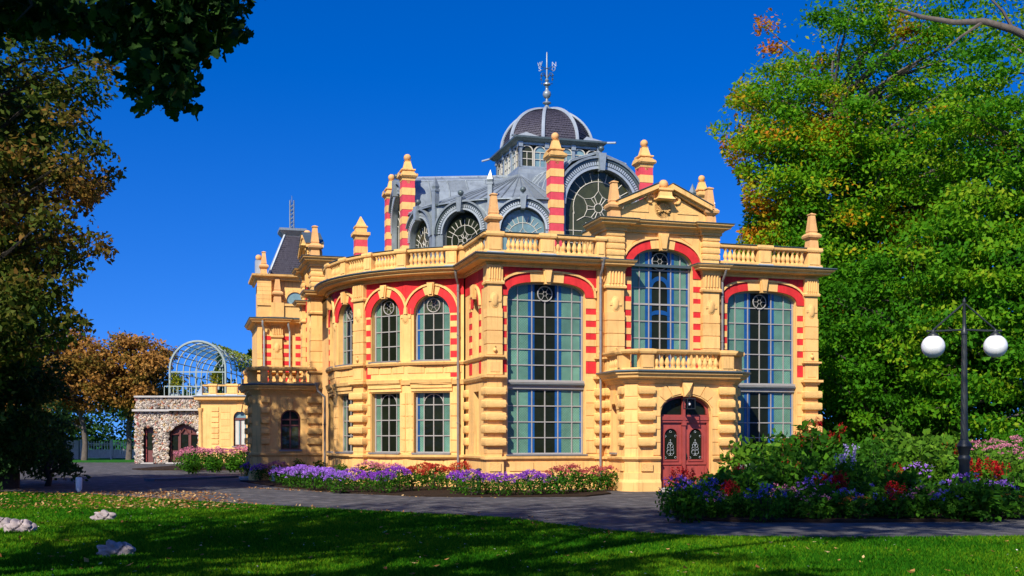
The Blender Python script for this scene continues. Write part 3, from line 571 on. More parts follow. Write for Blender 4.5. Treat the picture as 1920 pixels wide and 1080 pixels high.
# ---- porches with balcony
def porch(Fm, proj, ww, front):
    c = .34; W = 2.08; V = W - c
    path = [(-W, 0), (-W, -proj + c), (-V, -proj), (V, -proj), (W, -proj + c), (W, 0)]
    Ff = Fm @ T((0, -proj, 0)); pts = arch(0, .93, 2.58, .63, 20, 2.15)
    w = obj('porch_wall', panel(MB(), -V, V, 0, 3.75, [(.08, pts)], .34), CREAM, hall, Ff)
    ln = proj - c
    for s in (-1, 1):
        Fs = Fm @ T((s * W, -ln / 2, 0)) @ Rz(s * math.pi / 2); h = ln / 2; wc = (-.12 if front else .1) * 1
        op = arch(wc, ww / 2, 2.95 - ww / 2, ww / 2, 12)
        sw = obj('porch_wall', panel(MB(), -h, h, 0, 3.75, [(1.28, op)], .26), CREAM, hall, Fs)
        d = math.hypot(c, c); Fc = Fm @ T((s * (W - c / 2), -proj + c / 2, 0)) @ Rz(s * math.pi / 4)
        obj('porch_corner', panel(MB(), -d / 2, d / 2, 0, 3.75, []), CREAM, hall, Fc)
        window(Fs, hall, [wc - ww / 2 + .01, wc, wc + ww / 2 - .01], [1.3, 2.3, 2.95 - ww / 2], op, .2, lambda i, j: DARK if front or j else DUSK, 'porch_window', .03, barm=DOORR if front else DOORB)
        obj('window_sill', MB().box(wc - ww / 2 - .06, wc + ww / 2 + .06, -.09, .26, 1.22, 1.285), PIPE, sw, Fs)
        obj('keystone', MB().prism([(wc - .08, 2.93), (wc + .08, 2.93), (wc + .14, 3.4), (wc - .14, 3.4)], -.1, .02), CREAMB, sw, Fs)
        for k in range(6):
            an = math.pi * (k + .5) / 6
            obj('voussoir', MB().prism([(wc + (ww / 2 + r) * math.cos(t), 2.95 - ww / 2 + (ww / 2 + r) * math.sin(t)) for r, t in ((.02, an - .24), (.34, an - .24), (.34, an + .24), (.02, an + .24))], -.025, .01), CREAMB, sw, Fs)
        for z in (1.64, 2.07, 2.50, 2.93, 3.36):
            obj('quoin', shared(('quoin', 'pf'), lambda: MB().pillow(-.29, .29, -.14, .1, -.14, .14, .04), ROUGHB, 50), None, w, Ff @ T((s * (V - .28), 0, z)))
            for e in (-1, 1):
                if abs(e * (h - .17) - wc) > ww / 2 + .15: obj('quoin', shared(('quoin', 'ps'), lambda: MB().pillow(-.17, .17, -.12, .1, -.14, .14, .04), ROUGHB, 50), None, sw, Fs @ T((e * (h - .17), 0, z)))
            obj('flat_course', shared(('flat_course', 'pc'), lambda: MB().box(-d / 2 + .01, d / 2 - .01, -.02, .05, -.19, .19), CREAMB), None, w, Fc @ T((0, 0, z)))
        for k in range(5):
            z = 1.2 + k * .435; xx = s * 1.08
            obj('cream_block', shared(('cream_block', 'pd'), lambda: MB().box(-.13, .13, -.028, .05, .012, .423), CREAMB), None, w, Ff @ T((xx, 0, z)))
        obj('rock_panel', MB().box(-.2, .2, -.075, .0, .68, .94), ROUGHB, w, Ff @ T((s * (V - .3), 0, 0)))
        obj('rock_panel', MB().box(-.13, .13, -.075, .0, .68, .94), ROUGHB, sw, Fs @ T(((-s if 0 else 1) * (h - .2), 0, 0)))
    for k in (-3, -2, -1, 1, 2, 3):
        an = math.pi / 2 + k * .36; i0 = pts[10 - k * 3 if False else 10]
        o1 = [(1.0 * math.cos(an + e) * .99, 2.58 + .7 * math.sin(an + e)) for e in (.165, -.165)]; r = 1.55
        o2 = [(1.42 * math.cos(an + e), min(3.6, 2.58 + 1.12 * math.sin(an + e))) for e in (-.165, .165)]
        obj('voussoir', MB().prism((o1 + o2)[::-1], -.03, .01), CREAMB, w, Ff)
    obj('keystone', MB().prism([(-.11, 3.16), (.11, 3.16), (.2, 3.66), (-.2, 3.66)], -.12, .02).add([(-.11, -.12, 3.16), (.11, -.12, 3.16), (.2, -.12, 3.66), (-.2, -.12, 3.66), (.0, -.26, 3.36)], [(0, 1, 4), (1, 2, 4), (2, 3, 4), (3, 0, 4)]), CREAMB, w, Ff)
    bpath = lambda a: [(-W, 0), (-W, -proj + c), (-V, -proj), (-.96, -proj)] if a else [(.96, -proj), (V, -proj), (W, -proj + c), (W, 0)]
    for a in (0, 1):
        obj('plinth_ledge', MB().sweep([(-.02, 1.02), (.04, 1.02), (.1, 1.08), (.11, 1.15), (-.02, 1.17)], bpath(a)), CREAMB, hall, Fm)
        obj('plinth', MB().sweep([(-.02, 0), (.12, 0), (.12, .3), (.05, .4), (.05, .62), (-.02, .63)], bpath(a)), CREAM, hall, Fm)
    co = obj('porch_cornice', MB().sweep([(-.02, 3.6), (.04, 3.6), (.08, 3.67), (.12, 3.68), (.14, 3.74), (.28, 3.78), (.3, 3.84), (.37, 3.9), (.38, 3.95), (-.02, 3.95)], path), CREAMB, hall, Fm)
    obj('porch_gutter', MB().sweep([(-.02, 3.953), (.40, 3.953), (.43, 3.98), (.42, 4.02), (.2, 4.04), (-.02, 4.07)], path), LEADD, co, Fm)
    obj('balcony_floor', MB().slab(path, 3.85, 4.045), LEADD, hall, Fm)
    g = .0; bp = [(-W + g, 0), (-W + g, -proj + c), (-V, -proj + g), (V, -proj + g), (W - g, -proj + c), (W - g, 0)]
    ang = -45
    balustrade(bp, 4.02, [((-1.18, -proj), (1.18, -proj), 12), ((-W, -.3), (-W, -proj + c + .25), 6), ((W, -.3), (W, -proj + c + .25), 6)],
               [(-1.46, -proj + .04, 0, .23), (1.46, -proj + .04, 0, .23), (-W + .03, -proj + c + .12, 90, .14), (W - .03, -proj + c + .12, -90, .14)], None, M=Fm)
    obj('balcony_coping', MB().sweep([(-.16, 4.60), (.15, 4.60), (.19, 4.66), (.2, 4.72), (-.16, 4.735)], bp), CREAMB, hall, Fm)
    # door
    Fd = Ff @ T((0, .26, 0)); dm = DOORR if front else DOORB
    df = obj('door_frame', MB().box(-.93, -.85, -.06, .08, .08, 2.6).box(.85, .93, -.06, .08, .08, 2.6).box(-.92, .92, -.1, .08, 2.38, 2.5).box(-.92, .92, -.07, .08, 2.3, 2.385).box(-.055, .055, -.09, .06, .1, 3.2).box(-.075, .075, -.12, .02, 2.2, 2.34).band(pts, off(pts, -.09), -.05, .06).box(-.85, .85, -.05, .06, 2.5, 2.56), dm, hall, Fd)
    for s in (-1, 1):
        poly = [(x, z) for x, z in pts if (x * s > .05 and z > 2.59)]; poly = poly if s > 0 else poly
        xs = [s * (.06 + .76 * k / 8) for k in range(9)]; tp = [(x, zat(pts, x) - .03) for x in xs]
        pl = [(s * .06, 2.56), (s * .82, 2.56)] + tp[::-1]; pl = pl if s > 0 else pl[::-1]
        obj('fanlight_pane', MB().prism(pl, .02, .03), DARK, df, Fd)
        x0, x1 = (.06, .85) if s > 0 else (-.85, -.06); xm = (x0 + x1) / 2
        op = arch(xm, .235, 1.86, .235, 14)
        lf = obj('door_leaf', panel(MB(), x0, x1, .1, 2.3, [(1.05, op)], .05).box(x0, x1, .05, .07, .1, 2.3), dm, hall, Fd)
        obj('glass', MB().prism([(xm - .23, 1.06), (xm + .23, 1.06)] + off(op, -.004)[::-1], .03, .036), DARK, lf, Fd)
        obj('glazing_bead', MB().band(off(op, .0), off(op, .045), -.03, .01).box(xm - .28, xm - .235, -.03, .01, 1.02, 1.86).box(xm + .235, xm + .28, -.03, .01, 1.02, 1.86).box(xm - .28, xm + .28, -.03, .01, .99, 1.04), dm, lf, Fd)
        for bx, bz, bw, bh in ((-.2, .62, .13, .22), (.2, .62, .13, .22), (0, .24, .34, .09)):
            obj('door_panel', MB().box(xm + bx - bw, xm + bx + bw, -.028, .01, bz - bh, bz + bh).box(xm + bx - bw + .045, xm + bx + bw - .045, -.04, .01, bz - bh + .045, bz + bh - .045), dm, lf, Fd)
        obj('rail', MB().box(x0 + .02, x1 - .02, -.04, .01, .88, .94), dm, lf, Fd)
        gr = MB()
        for sx in (-1, 1):      # white scrollwork behind the glass
            for (cx, cz, rr, t0, t1) in ((.055, 1.52, .05, -1.2, 3.6), (.075, 1.42, .045, -2.5, 2.4), (.06, 1.30, .07, -1.6, 2.2), (.04, 1.22, .035, 1.2, 5.6), (.03, 1.60, .03, -1.6, 2.6)):
                gr.tube([(xm + sx * (cx + rr * math.cos(t)), .015, cz + rr * math.sin(t)) for t in np.linspace(t0, t1, 9)], .0065, 4)
            for cz in (1.12, 1.84):
                gr.tube([(xm + sx * (.19 + .035 * math.cos(t)), .015, cz + .035 * math.sin(t)) for t in np.linspace(0, 5, 8)], .0065, 4)
        gr.tube([(xm, .015, 1.2), (xm, .015, 1.68)], .007, 4).lathe([(.001, -.03), (.03, 0), (.001, .03)], 8, (xm, .015, 1.7)).tube([(xm + .035 * math.cos(t), .015, 1.99 + .035 * math.sin(t)) for t in np.linspace(0, 6, 8)], .0065, 4)
        obj('scrollwork', gr, LEADL, lf, Fd, kind='stuff')
    obj('door_handle', MB().tube([(.1, -.06, 1.12), (.1, -.08, 1.22)], .014, 6).box(.08, .12, -.05, 0, 1.08, 1.26), IRON, df, Fd)
    obj('doorstep', MB().box(-1.0, 1.0, -.42, .3, 0.001, .09).box(-.93, .93, -.1, .3, .08, .11), STEPM, hall, Ff)
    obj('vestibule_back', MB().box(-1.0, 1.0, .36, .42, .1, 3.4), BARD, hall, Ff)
porch(F(0, -13.08), 1.97, .42, True); porch(F(-10.9, 0, 90), 2.55, .82, False)
lt = F(0, -15.05)
# ---- rainwater pipes
def pipe(x, y, z0, z1, M, zk=None):
    p = MB().tube([(x, y, z0), (x, y, z1 - .5), (x, y, z1 - .35), (x - .02, y - .28, z1 - .1), (x - .02, y - .3, z1)], .045, 8)
    p.lathe([(.05, 0), (.06, .1), (.13, .2), (.13, .26)], 10, (x - .02, y - .3, z1 - .02))
    for z in np.arange(z0 + .6, z1 - .5, 1.6): p.lathe([(.06, 0), (.06, .05)], 8, (x, y, z))
    obj('downpipe', p, PIPE, hall, M, smooth=40)
pipe(-2.36, -.19, .1, 7.72, F(0, -13.0)); pipe(0, -.1, .1, 7.72, F(*bowp(25.6), 25.6)); pipe(2.3, -.15, 4.6, 7.72, F(0, -13.0)); pipe(.55, -.12, .1, 3.8, F(*bowp(97), 97))
# ---- clerestory hall: striped piers, great arches, arched corners
def striped_pier(p, q, phi, ztop=12.8, h=.27, cap=True):
    Fm = F(p, q, phi); n = int((ztop - 8.0) / .31)
    core = obj('striped_pier', MB().box(-h + .02, h - .02, -h + .02, h - .02, 7.9, ztop + .2), CREAM, hall, Fm)
    for k in range(n):
        red = k % 2 == 0; z1 = ztop - k * .31
        e = 0 if red else .012
        obj('red_band' if red else 'cream_band', shared(('band', red, h), lambda: MB().box(-h - e, h + e, -h - e, h + e, -.31, -.004), ROSE if red else CREAMB), None, core, Fm @ T((0, 0, z1)))
    cp = MB().square([(h + .01, ztop), (h + .03, ztop + .12), (h + .1, ztop + .16), (h + .12, ztop + .24), (h, ztop + .25), (h - .02, ztop + .42), (h + .03, ztop + .45), (h + .03, ztop + .5), (.2, ztop + .52), (.12, ztop + .85), (.14, ztop + .88), (.08, ztop + .9)])
    for a in range(4):
        cp.add([Rz(a * math.pi / 2) @ Vector(v) for v in [(x, -h - .13, z) for x, z in [(-h - .1, ztop + .2)] + [((h + .08) * math.cos(t), ztop + .2 + .18 * math.sin(t)) for t in np.linspace(math.pi, 0, 8)]] ], [tuple(range(9))[::-1]])
        cp.lathe([(.09, 0), (.09, -.03), (.001, -.04)], 10, M=Rz(a * math.pi / 2) @ T((0, -h - .0, ztop - .04)) @ Matrix.Rotation(-math.pi / 2, 4, 'X') @ Matrix.Scale(-1, 4, (0, 0, 1)))
    obj('pier_cap', cp, CREAMB, core, Fm)
    obj('ball', shared(('ball', 's'), lambda: MB().lathe([(.001, -.16), (.08, -.14), (.14, -.08), (.16, 0), (.14, .08), (.08, .14), (.001, .16)], 14), PINN, 60), None, core, Fm @ T((0, 0, ztop + 1.03)))
    return core
def tracery(mb, cx, cz, rad, y, zb, hw, big):
    t = .02 if big else .016
    def ln(*p): mb.tube([(cx + a, y, cz + b) for a, b in p], t, 4)
    cir = lambda r, a0=0, a1=2 * math.pi, n=28: ln(*[(r * math.cos(a), r * math.sin(a)) for a in np.linspace(a0, a1, n)])
    cir(rad * .17, n=14)
    for k in range(6):
        a = math.pi / 2 + k * math.pi / 3; P = lambda r, d=0: (r * math.cos(a + d), r * math.sin(a + d))
        ln(P(rad * .17), P(rad * .42, -.36), P(rad * .7), P(rad * .42, .36), P(rad * .17)) if False else ln(P(rad * .17, .3), P(rad * .46, .36), P(rad * .66), P(rad * .46, -.36), P(rad * .17, -.3))
        ln(P(rad * .66), P(rad)); ln(P(rad * .46, .36), P(rad * .46, math.pi / 3 - .36))
    cir(rad, -.25, math.pi + .25)
    for s in (-1, 1): ln((s * rad, -.2 * rad), (s * rad, zb - cz))
    for k in range(1, 12):
        a = math.pi * k / 12; ln((rad * math.cos(a), rad * math.sin(a)), (hw * math.cos(a), hw * math.sin(a)))
    rows = np.arange(zb + .15, cz - rad * .5, .5 if big else .36)
    for z in rows:
        ln((-hw, z - cz), (hw, z - cz))
    for x in (-.5, 0, .5): ln((x * rad, zb - cz), (x * rad, -rad * (.75 if x == 0 else .55)))
def lead_arch(Fm, hw, zc, t, zb, gm, big, x0, x1, ztop):
    pts = [(-hw, zb)] + arch(0, hw, zc, hw, 24) + [(hw, zb)]
    o = [(-hw - t, zb)] + off(arch(0, hw, zc, hw, 24), t) + [(hw + t, zb)]
    a = obj('lead_arch', MB().band(pts, o, -.06, .25), LEAD, hall, Fm, smooth=30)
    def rg(r0, r1, y, m, n): obj(n, MB().band(off(arch(0, hw, zc, hw, 24), r0), off(arch(0, hw, zc, hw, 24), r1), y, -.04), m, a, Fm, smooth=30)
    rg(.0, t * .2, -.11, LEADL, 'inner_roll'); rg(t * .82, t, -.2, LEAD, 'hood_roll'); rg(t * .62, t * .8, -.13, LEADD, 'arch_moulding')
    de = MB()
    n = int(math.pi * (hw + t * .42) / .095)
    for k in range(n):
        an = math.pi * (k + .5) / n; r = hw + t * .42
        de.box(-.028, .028, -.115, -.05, -t * .14, t * .14, T((r * math.cos(an), 0, zc + r * math.sin(an))) @ Matrix.Rotation(math.pi / 2 - an, 4, 'Y'))
    obj('dentils', de, LEADL, a, Fm)['kind'] = 'stuff'
    k = .14 if big else .12; zt = zc + hw
    obj('keystone', MB().prism([(-k * .7, zt - .1), (k * .7, zt - .1), (k * 1.15, zt + t + .1), (-k * 1.15, zt + t + .1)], -.3, .05), LEAD, a, Fm)
    obj('ball', MB().lathe([(.03, 0), (.03, .08), (.1, .13), (.13, .2), (.1, .28), (.001, .32)], 12, (0, -.12, zt + t + .1)), LEADD, a, Fm, smooth=50)
    # glass
    if big == 2: sel = None
    gl = [(-hw + .001, zb + .01), (hw - .001, zb + .01)] + [(x * .999, z) for x, z in arch(0, hw, zc, hw, 24)[::-1]]
    wn = obj('rosette_window', MB().band(arch(0, hw, zc, hw, 24), off(arch(0, hw, zc, hw, 24), -.05), .16, .24).box(-hw, -hw + .05, .16, .24, zb, zc).box(hw - .05, hw, .16, .24, zb, zc), BARD, hall, Fm)
    obj('leaded_glass', MB().prism(gl, .2, .215), gm, wn, Fm)
    tr = MB(); tracery(tr, 0, zc - (.05 if big else .3), hw * (.72 if big else .68), .19, zb, hw * .97, big); obj('tracery', tr, CAME, wn, Fm)
    # wall flanks
    wl = MB(); f = off(arch(0, hw, zc, hw, 24), t * .9)
    if ztop > 0:
        ff = [(max(x0, min(x1, x)), min(z, ztop)) for x, z in f]
        wl.band(ff, [(x, ztop) for x, _ in ff], .0, .22)
        for s in (0, 1):
            xa, xb = (x0, -hw - .02) if s == 0 else (hw + .02, x1)
            if xb - xa > .02: wl.box(xa, xb, .01, .2, zb, ztop)
        obj('lead_wall', wl, LEAD, hall, Fm)
    return a
A_ = 6.94; P_ = 1.92; ZC = 11.15
for (p, q, phi) in ((0, -A_, 0), (-A_, 0, 90), (A_, 0, -90)):
    Fm = F(p, q, phi); lead_arch(Fm, 1.5, ZC, .5, 8.0, DUSK, 1, -1.7, 1.7, 0)
    obj('lead_wall', MB().box(-1.7, -1.52, .02, .2, 7.9, ZC + .9).box(1.52, 1.7, .02, .2, 7.9, ZC + .9), LEAD, hall, Fm)
    for s in (-1, 1):
        c = Rz(-R(phi)) @ Vector((s * P_, 0, 0)); striped_pier(p + c.x, q + c.y, phi)
    # seamed lead roof of this arm: ridge, shoulder and eaves, rising a little towards the lantern
    n = 6; L = 5.1
    sec = [(-1.98, 11.55), (-1.72, 12.35), (-1.18, 12.98), (0, 13.38), (1.18, 12.98), (1.72, 12.35), (1.98, 11.55)]
    up = lambda y: .42 * (y / L)
    for k in range(n):
        y0, y1 = .2 + k * L / n, .2 + (k + 1) * L / n
        for j in range(6):
            (xa_, za), (xb_, zb_) = sec[j], sec[j + 1]
            obj('roof_sheet', MB().add([(xa_, y0, za + up(y0)), (xb_, y0, zb_ + up(y0)), (xb_, y1, zb_ + up(y1)), (xa_, y1, za + up(y1)), (xa_ * .96, y0, za + up(y0) - .05), (xb_ * .96, y0, zb_ + up(y0) - .05)], [(0, 1, 2, 3), (4, 5, 1, 0)]), LEAD, hall, Fm)
        obj('standing_seam', MB().tube([(x, y0 + .02, z + up(y0) + .015) for x, z in sec], .03, 4), LEAD, hall, Fm)
    for j in (2, 3, 4): obj('ridge_roll', MB().tube([(sec[j][0], .18, sec[j][1] + .02), (sec[j][0], .2 + L, sec[j][1] + .02 + up(L))], .05 if j == 3 else .035, 6), LEADL, hall, Fm)
    obj('arm_wall', MB().box(-1.85, -1.7, .25, 5.2, 7.9, 11.6).box(1.7, 1.85, .25, 5.2, 7.9, 11.6), LEAD, hall, Fm)
RC = 5.05
def hall_corner(cx, cy, phis, sgn, gms):
    for ph, gm in zip(phis, gms):
        rr = RC * math.cos(R(15)); Fm = F(cx - rr * math.sin(R(ph)), cy - rr * math.cos(R(ph)), ph); hw = RC * math.sin(R(15))
        lead_arch(Fm, .9, 10.1, .38, 8.0, gm, 0, -hw, hw, 11.28)
        obj('eaves_rail', MB().box(-hw, hw, -.1, .05, 11.28, 11.36), LEADD, hall, Fm)
    for ph in (phis[0] + phis[1]) / 2, (phis[1] + phis[2]) / 2:
        Fm = F(cx - RC * math.sin(R(ph)), cy - RC * math.cos(R(ph)), ph)
        pp = obj('lead_post', MB().box(-.09, .09, -.1, .15, 7.9, 11.9).square([(.13, 11.9), (.13, 11.98), (.09, 12.0), (.12, 12.1), (.001, 12.5)], (0, .02, 0)), LEAD, hall, Fm)
    a0, a1 = phis[0] - 15, phis[2] + 15; n = 18
    for k in range(n):
        b0, b1 = a0 + (a1 - a0) * k / n, a0 + (a1 - a0) * (k + 1) / n; z0, z1 = 11.34, 13.35
        pt = lambda a, r, z: (cx - r * math.sin(R(a)), cy - r * math.cos(R(a)), z)
        obj('roof_sheet', MB().add([pt(b0, RC + .05, z0), pt(b1, RC + .05, z0), pt(b1, .25, z1), pt(b0, .25, z1), pt(b0, RC + .05, z0 - .05), pt(b1, RC + .05, z0 - .05)], [(0, 1, 2, 3), (4, 5, 1, 0)]), LEAD, hall, B)
        obj('standing_seam', MB().tube([pt(b0, RC + .04, z0 + .025), pt(b0, .25, z1 + .025)], .028, 4), LEAD, hall, B)
hall_corner(-1.9, -1.9, (15, 45, 75), 1, (SKYG, DARK, DUSK)); hall_corner(1.9, -1.9, (-75, -45, -15), 1, (SKYG, SKYG, SKYG)); hall_corner(-1.9, 1.9, (105, 135, 165), 1, (DUSK, DUSK, DUSK))
# ---- square glazed lantern and ribbed dome
LW, LE = 1.85, 2.16
lan = obj('lantern', MB().square([(LW + .2, 13.0), (LW + .16, 13.5), (LW + .1, 13.7), (LW + .1, 13.78), (LW, 13.8)]), LEAD, hall, B)
for a in range(4):
    Fm = B @ Rz(a * math.pi / 2) @ T((0, -LW, 0)); po = MB().box(-LW, LW, -.04, .06, 14.82, 15.0).box(-LW, LW, -.05, .06, 13.78, 13.86)
    for x in (-LW, -LW * .34, LW * .34, LW): po.box(x - .07, x + .07, -.07, .07, 13.8, 14.95); po.box(x - .1, x + .1, -.12, .07, 14.7, 14.95)
    fw = obj('lantern_frame', po, LEAD, lan, Fm)
    for i in range(3):
        for j in range(2):
            c = -LW + .0 + (i * 2 + j + .5) * LW / 3; h = .25; ap = arch(c, h, 14.5, h, 10)
            fr = MB().band([(c - h, 13.86)] + ap + [(c + h, 13.86)], off([(c - h, 13.86)] + ap + [(c + h, 13.86)], .05), -.03, .04).box(c - .012, c + .012, -.02, .02, 13.86, 14.5).box(c - h, c + h, -.02, .02, 14.17, 14.2).box(c - h, c + h, -.02, .02, 14.49, 14.52)
            obj('lantern_light', fr, CAME, lan, Fm)
            obj('lantern_pane', MB().prism([(c - h, 13.86), (c + h, 13.86)] + ap[::-1], .02, .03), SKYG if (i + j + a) % 3 else DUSK, lan, Fm)
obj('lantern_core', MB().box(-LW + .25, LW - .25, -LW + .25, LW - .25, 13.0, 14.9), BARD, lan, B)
obj('lantern_eaves', MB().square([(LW, 14.9), (LE - .12, 14.95), (LE - .05, 15.02), (LE, 15.06), (LE, 15.14), (LE - .25, 15.2)]), LEADD, lan, B)
for a in range(4):
    Fm = B @ Rz(a * math.pi / 2); obj('corner_broach', MB().add([(-LE + .04, -LE + .04, 15.12), (-LE + 1.15, -LE + .04, 15.14), (-LE + .04, -LE + 1.15, 15.14), (-LE + .72, -LE + .72, 15.5)], [(0, 1, 3), (0, 3, 2), (1, 2, 3)]), LEADL, lan, Fm)
    obj('gutter_spout', MB().tube([(-LE, -LE, 15.08), (-LE - .3, -LE - .3, 15.03)], .05, 6), LEADL, lan, Fm)
dome = obj('dome', MB().lathe([(2.06 * math.cos(t), 15.14 + 1.8 * math.sin(t)) for t in np.linspace(0, 1.45, 9)], 8, rot=math.pi / 8), SLATE, hall, B)
nr = 22
for k in range(8):         # slate courses, face by face
    a0 = math.pi / 8 + k * math.pi / 4; a1 = a0 + math.pi / 4; mid = (a0 + a1) / 2
    if math.sin(mid + 0) > .75: continue
    sm = MB()
    for i in range(nr):
        t0, t1 = 1.42 * i / nr, 1.42 * (i + 1.25) / nr
        r0, r1 = 2.1 * math.cos(t0), 2.1 * math.cos(t1) - .02; z0, z1 = 15.15 + 1.83 * math.sin(t0), 15.15 + 1.83 * math.sin(t1) - .01
        ns = max(2, int(round(r0 * .77 / .13)))
        for s in range(ns):
            f0, f1 = (s + .04 + .5 * (i % 2)) / ns, (s + .96 + .5 * (i % 2)) / ns
            if f1 > 1: f1 = 1
            if f0 >= 1: continue
            e = lambda r, f: (r * (math.cos(a0) * (1 - f) + math.cos(a1) * f), r * (math.sin(a0) * (1 - f) + math.sin(a1) * f))
            d = rnd(.0, .02)
            sm.add([(*e(r0 + d, f0), z0), (*e(r0 + d, f1), z0), (*e(r1 + d * .3, f1), z1), (*e(r1 + d * .3, f0), z1)], [(0, 1, 2, 3)])
    obj('slate_courses', sm, SLATE, dome, B, kind='stuff')
for k in range(8):
    a = math.pi / 8 + k * math.pi / 4
    obj('dome_rib', MB().tube([(2.12 * math.cos(t) * math.cos(a), 2.12 * math.cos(t) * math.sin(a), 15.14 + 1.86 * math.sin(t)) for t in np.linspace(0, 1.45, 14)], .085, 6), LEADL, dome, B, smooth=50)
fin = obj('finial', MB().lathe([(.5, 16.92), (.42, 17.0), (.2, 17.06), (.1, 17.16), (.08, 17.24), (.2, 17.3), (.2, 17.34), (.07, 17.4), (.06, 17.52), (.14, 17.58), (.2, 17.7), (.17, 17.82), (.08, 17.9), (.06, 18.0), (.09, 18.05), (.05, 18.1), (.18, 18.16), (.17, 18.22), (.05, 18.28), (.1, 18.38), (.04, 18.44), (.03, 19.65), (.001, 19.7)], 12), LEAD, hall, B, smooth=40)
vane = MB()
for k in range(4):
    a = R(28) + k * math.pi / 2; c, s = math.cos(a), math.sin(a); P = lambda r, z: (r * c, r * s, z)
    vane.tube([(0, 0, 18.92), P(.42, 18.92)], .014, 4); vane.tube([P(.04, 18.48), P(.2, 18.68), P(.34, 18.62), P(.38, 18.55)], .018, 5); vane.lathe([(.001, -.07), (.05, 0), (.001, .07)], 6, P(.38, 18.52)); vane.lathe([(.001, -.05), (.03, 0), (.001, .05)], 6, P(.34, 18.3))
vane.lathe([(.001, -.05), (.06, 0), (.001, .05)], 8, (0, 0, 18.92))
obj('weather_vane', vane, LEADD, fin, B)
for k, ch in enumerate('SWNO'):
    a = R(28) + (k + 1) * math.pi / 2
    cu = bpy.data.curves.new('vane_letter', 'FONT'); cu.body = ch; cu.size = .3; cu.extrude = .012; cu.align_x = 'CENTER'; cu.align_y = 'CENTER'
    tmp = bpy.data.objects.new('tmp', cu); COL.objects.link(tmp); dg = bpy.context.evaluated_depsgraph_get(); me = bpy.data.meshes.new_from_object(tmp.evaluated_get(dg)); bpy.data.objects.remove(tmp)
    me.materials.clear(); me.materials.append(LEADL)
    obj('vane_letter', me, None, fin, B @ T((.46 * math.cos(a), .46 * math.sin(a), 19.0)) @ Rz(a + math.pi / 2 if k % 2 else -ALPHA) @ Matrix.Rotation(math.pi / 2, 4, 'X'))
# ---- shorter striped pier behind the left balustrade
def small_pier(p, q):
    Fm = F(p, q); core = obj('striped_pier', MB().box(-.26, .26, -.26, .26, 7.9, 11.1), CREAM, hall, Fm)
    for k in range(10):
        red = k % 2 == 0; e = 0 if red else .012
        obj('red_band' if red else 'cream_band', shared(('band', red, .28), lambda: MB().box(-.28 - e, .28 + e, -.28 - e, .28 + e, -.31, -.004), ROSE if red else CREAMB), None, core, Fm @ T((0, 0, 11.05 - k * .31)))
    obj('pier_cap', MB().square([(.28, 11.05), (.32, 11.2), (.4, 11.26), (.4, 11.4), (.26, 11.42), (.26, 11.6), (.3, 11.64), (.3, 11.7), (.24, 11.72), (.02, 12.18)]), CREAMB, core, Fm)
small_pier(-8.2, 3.1)
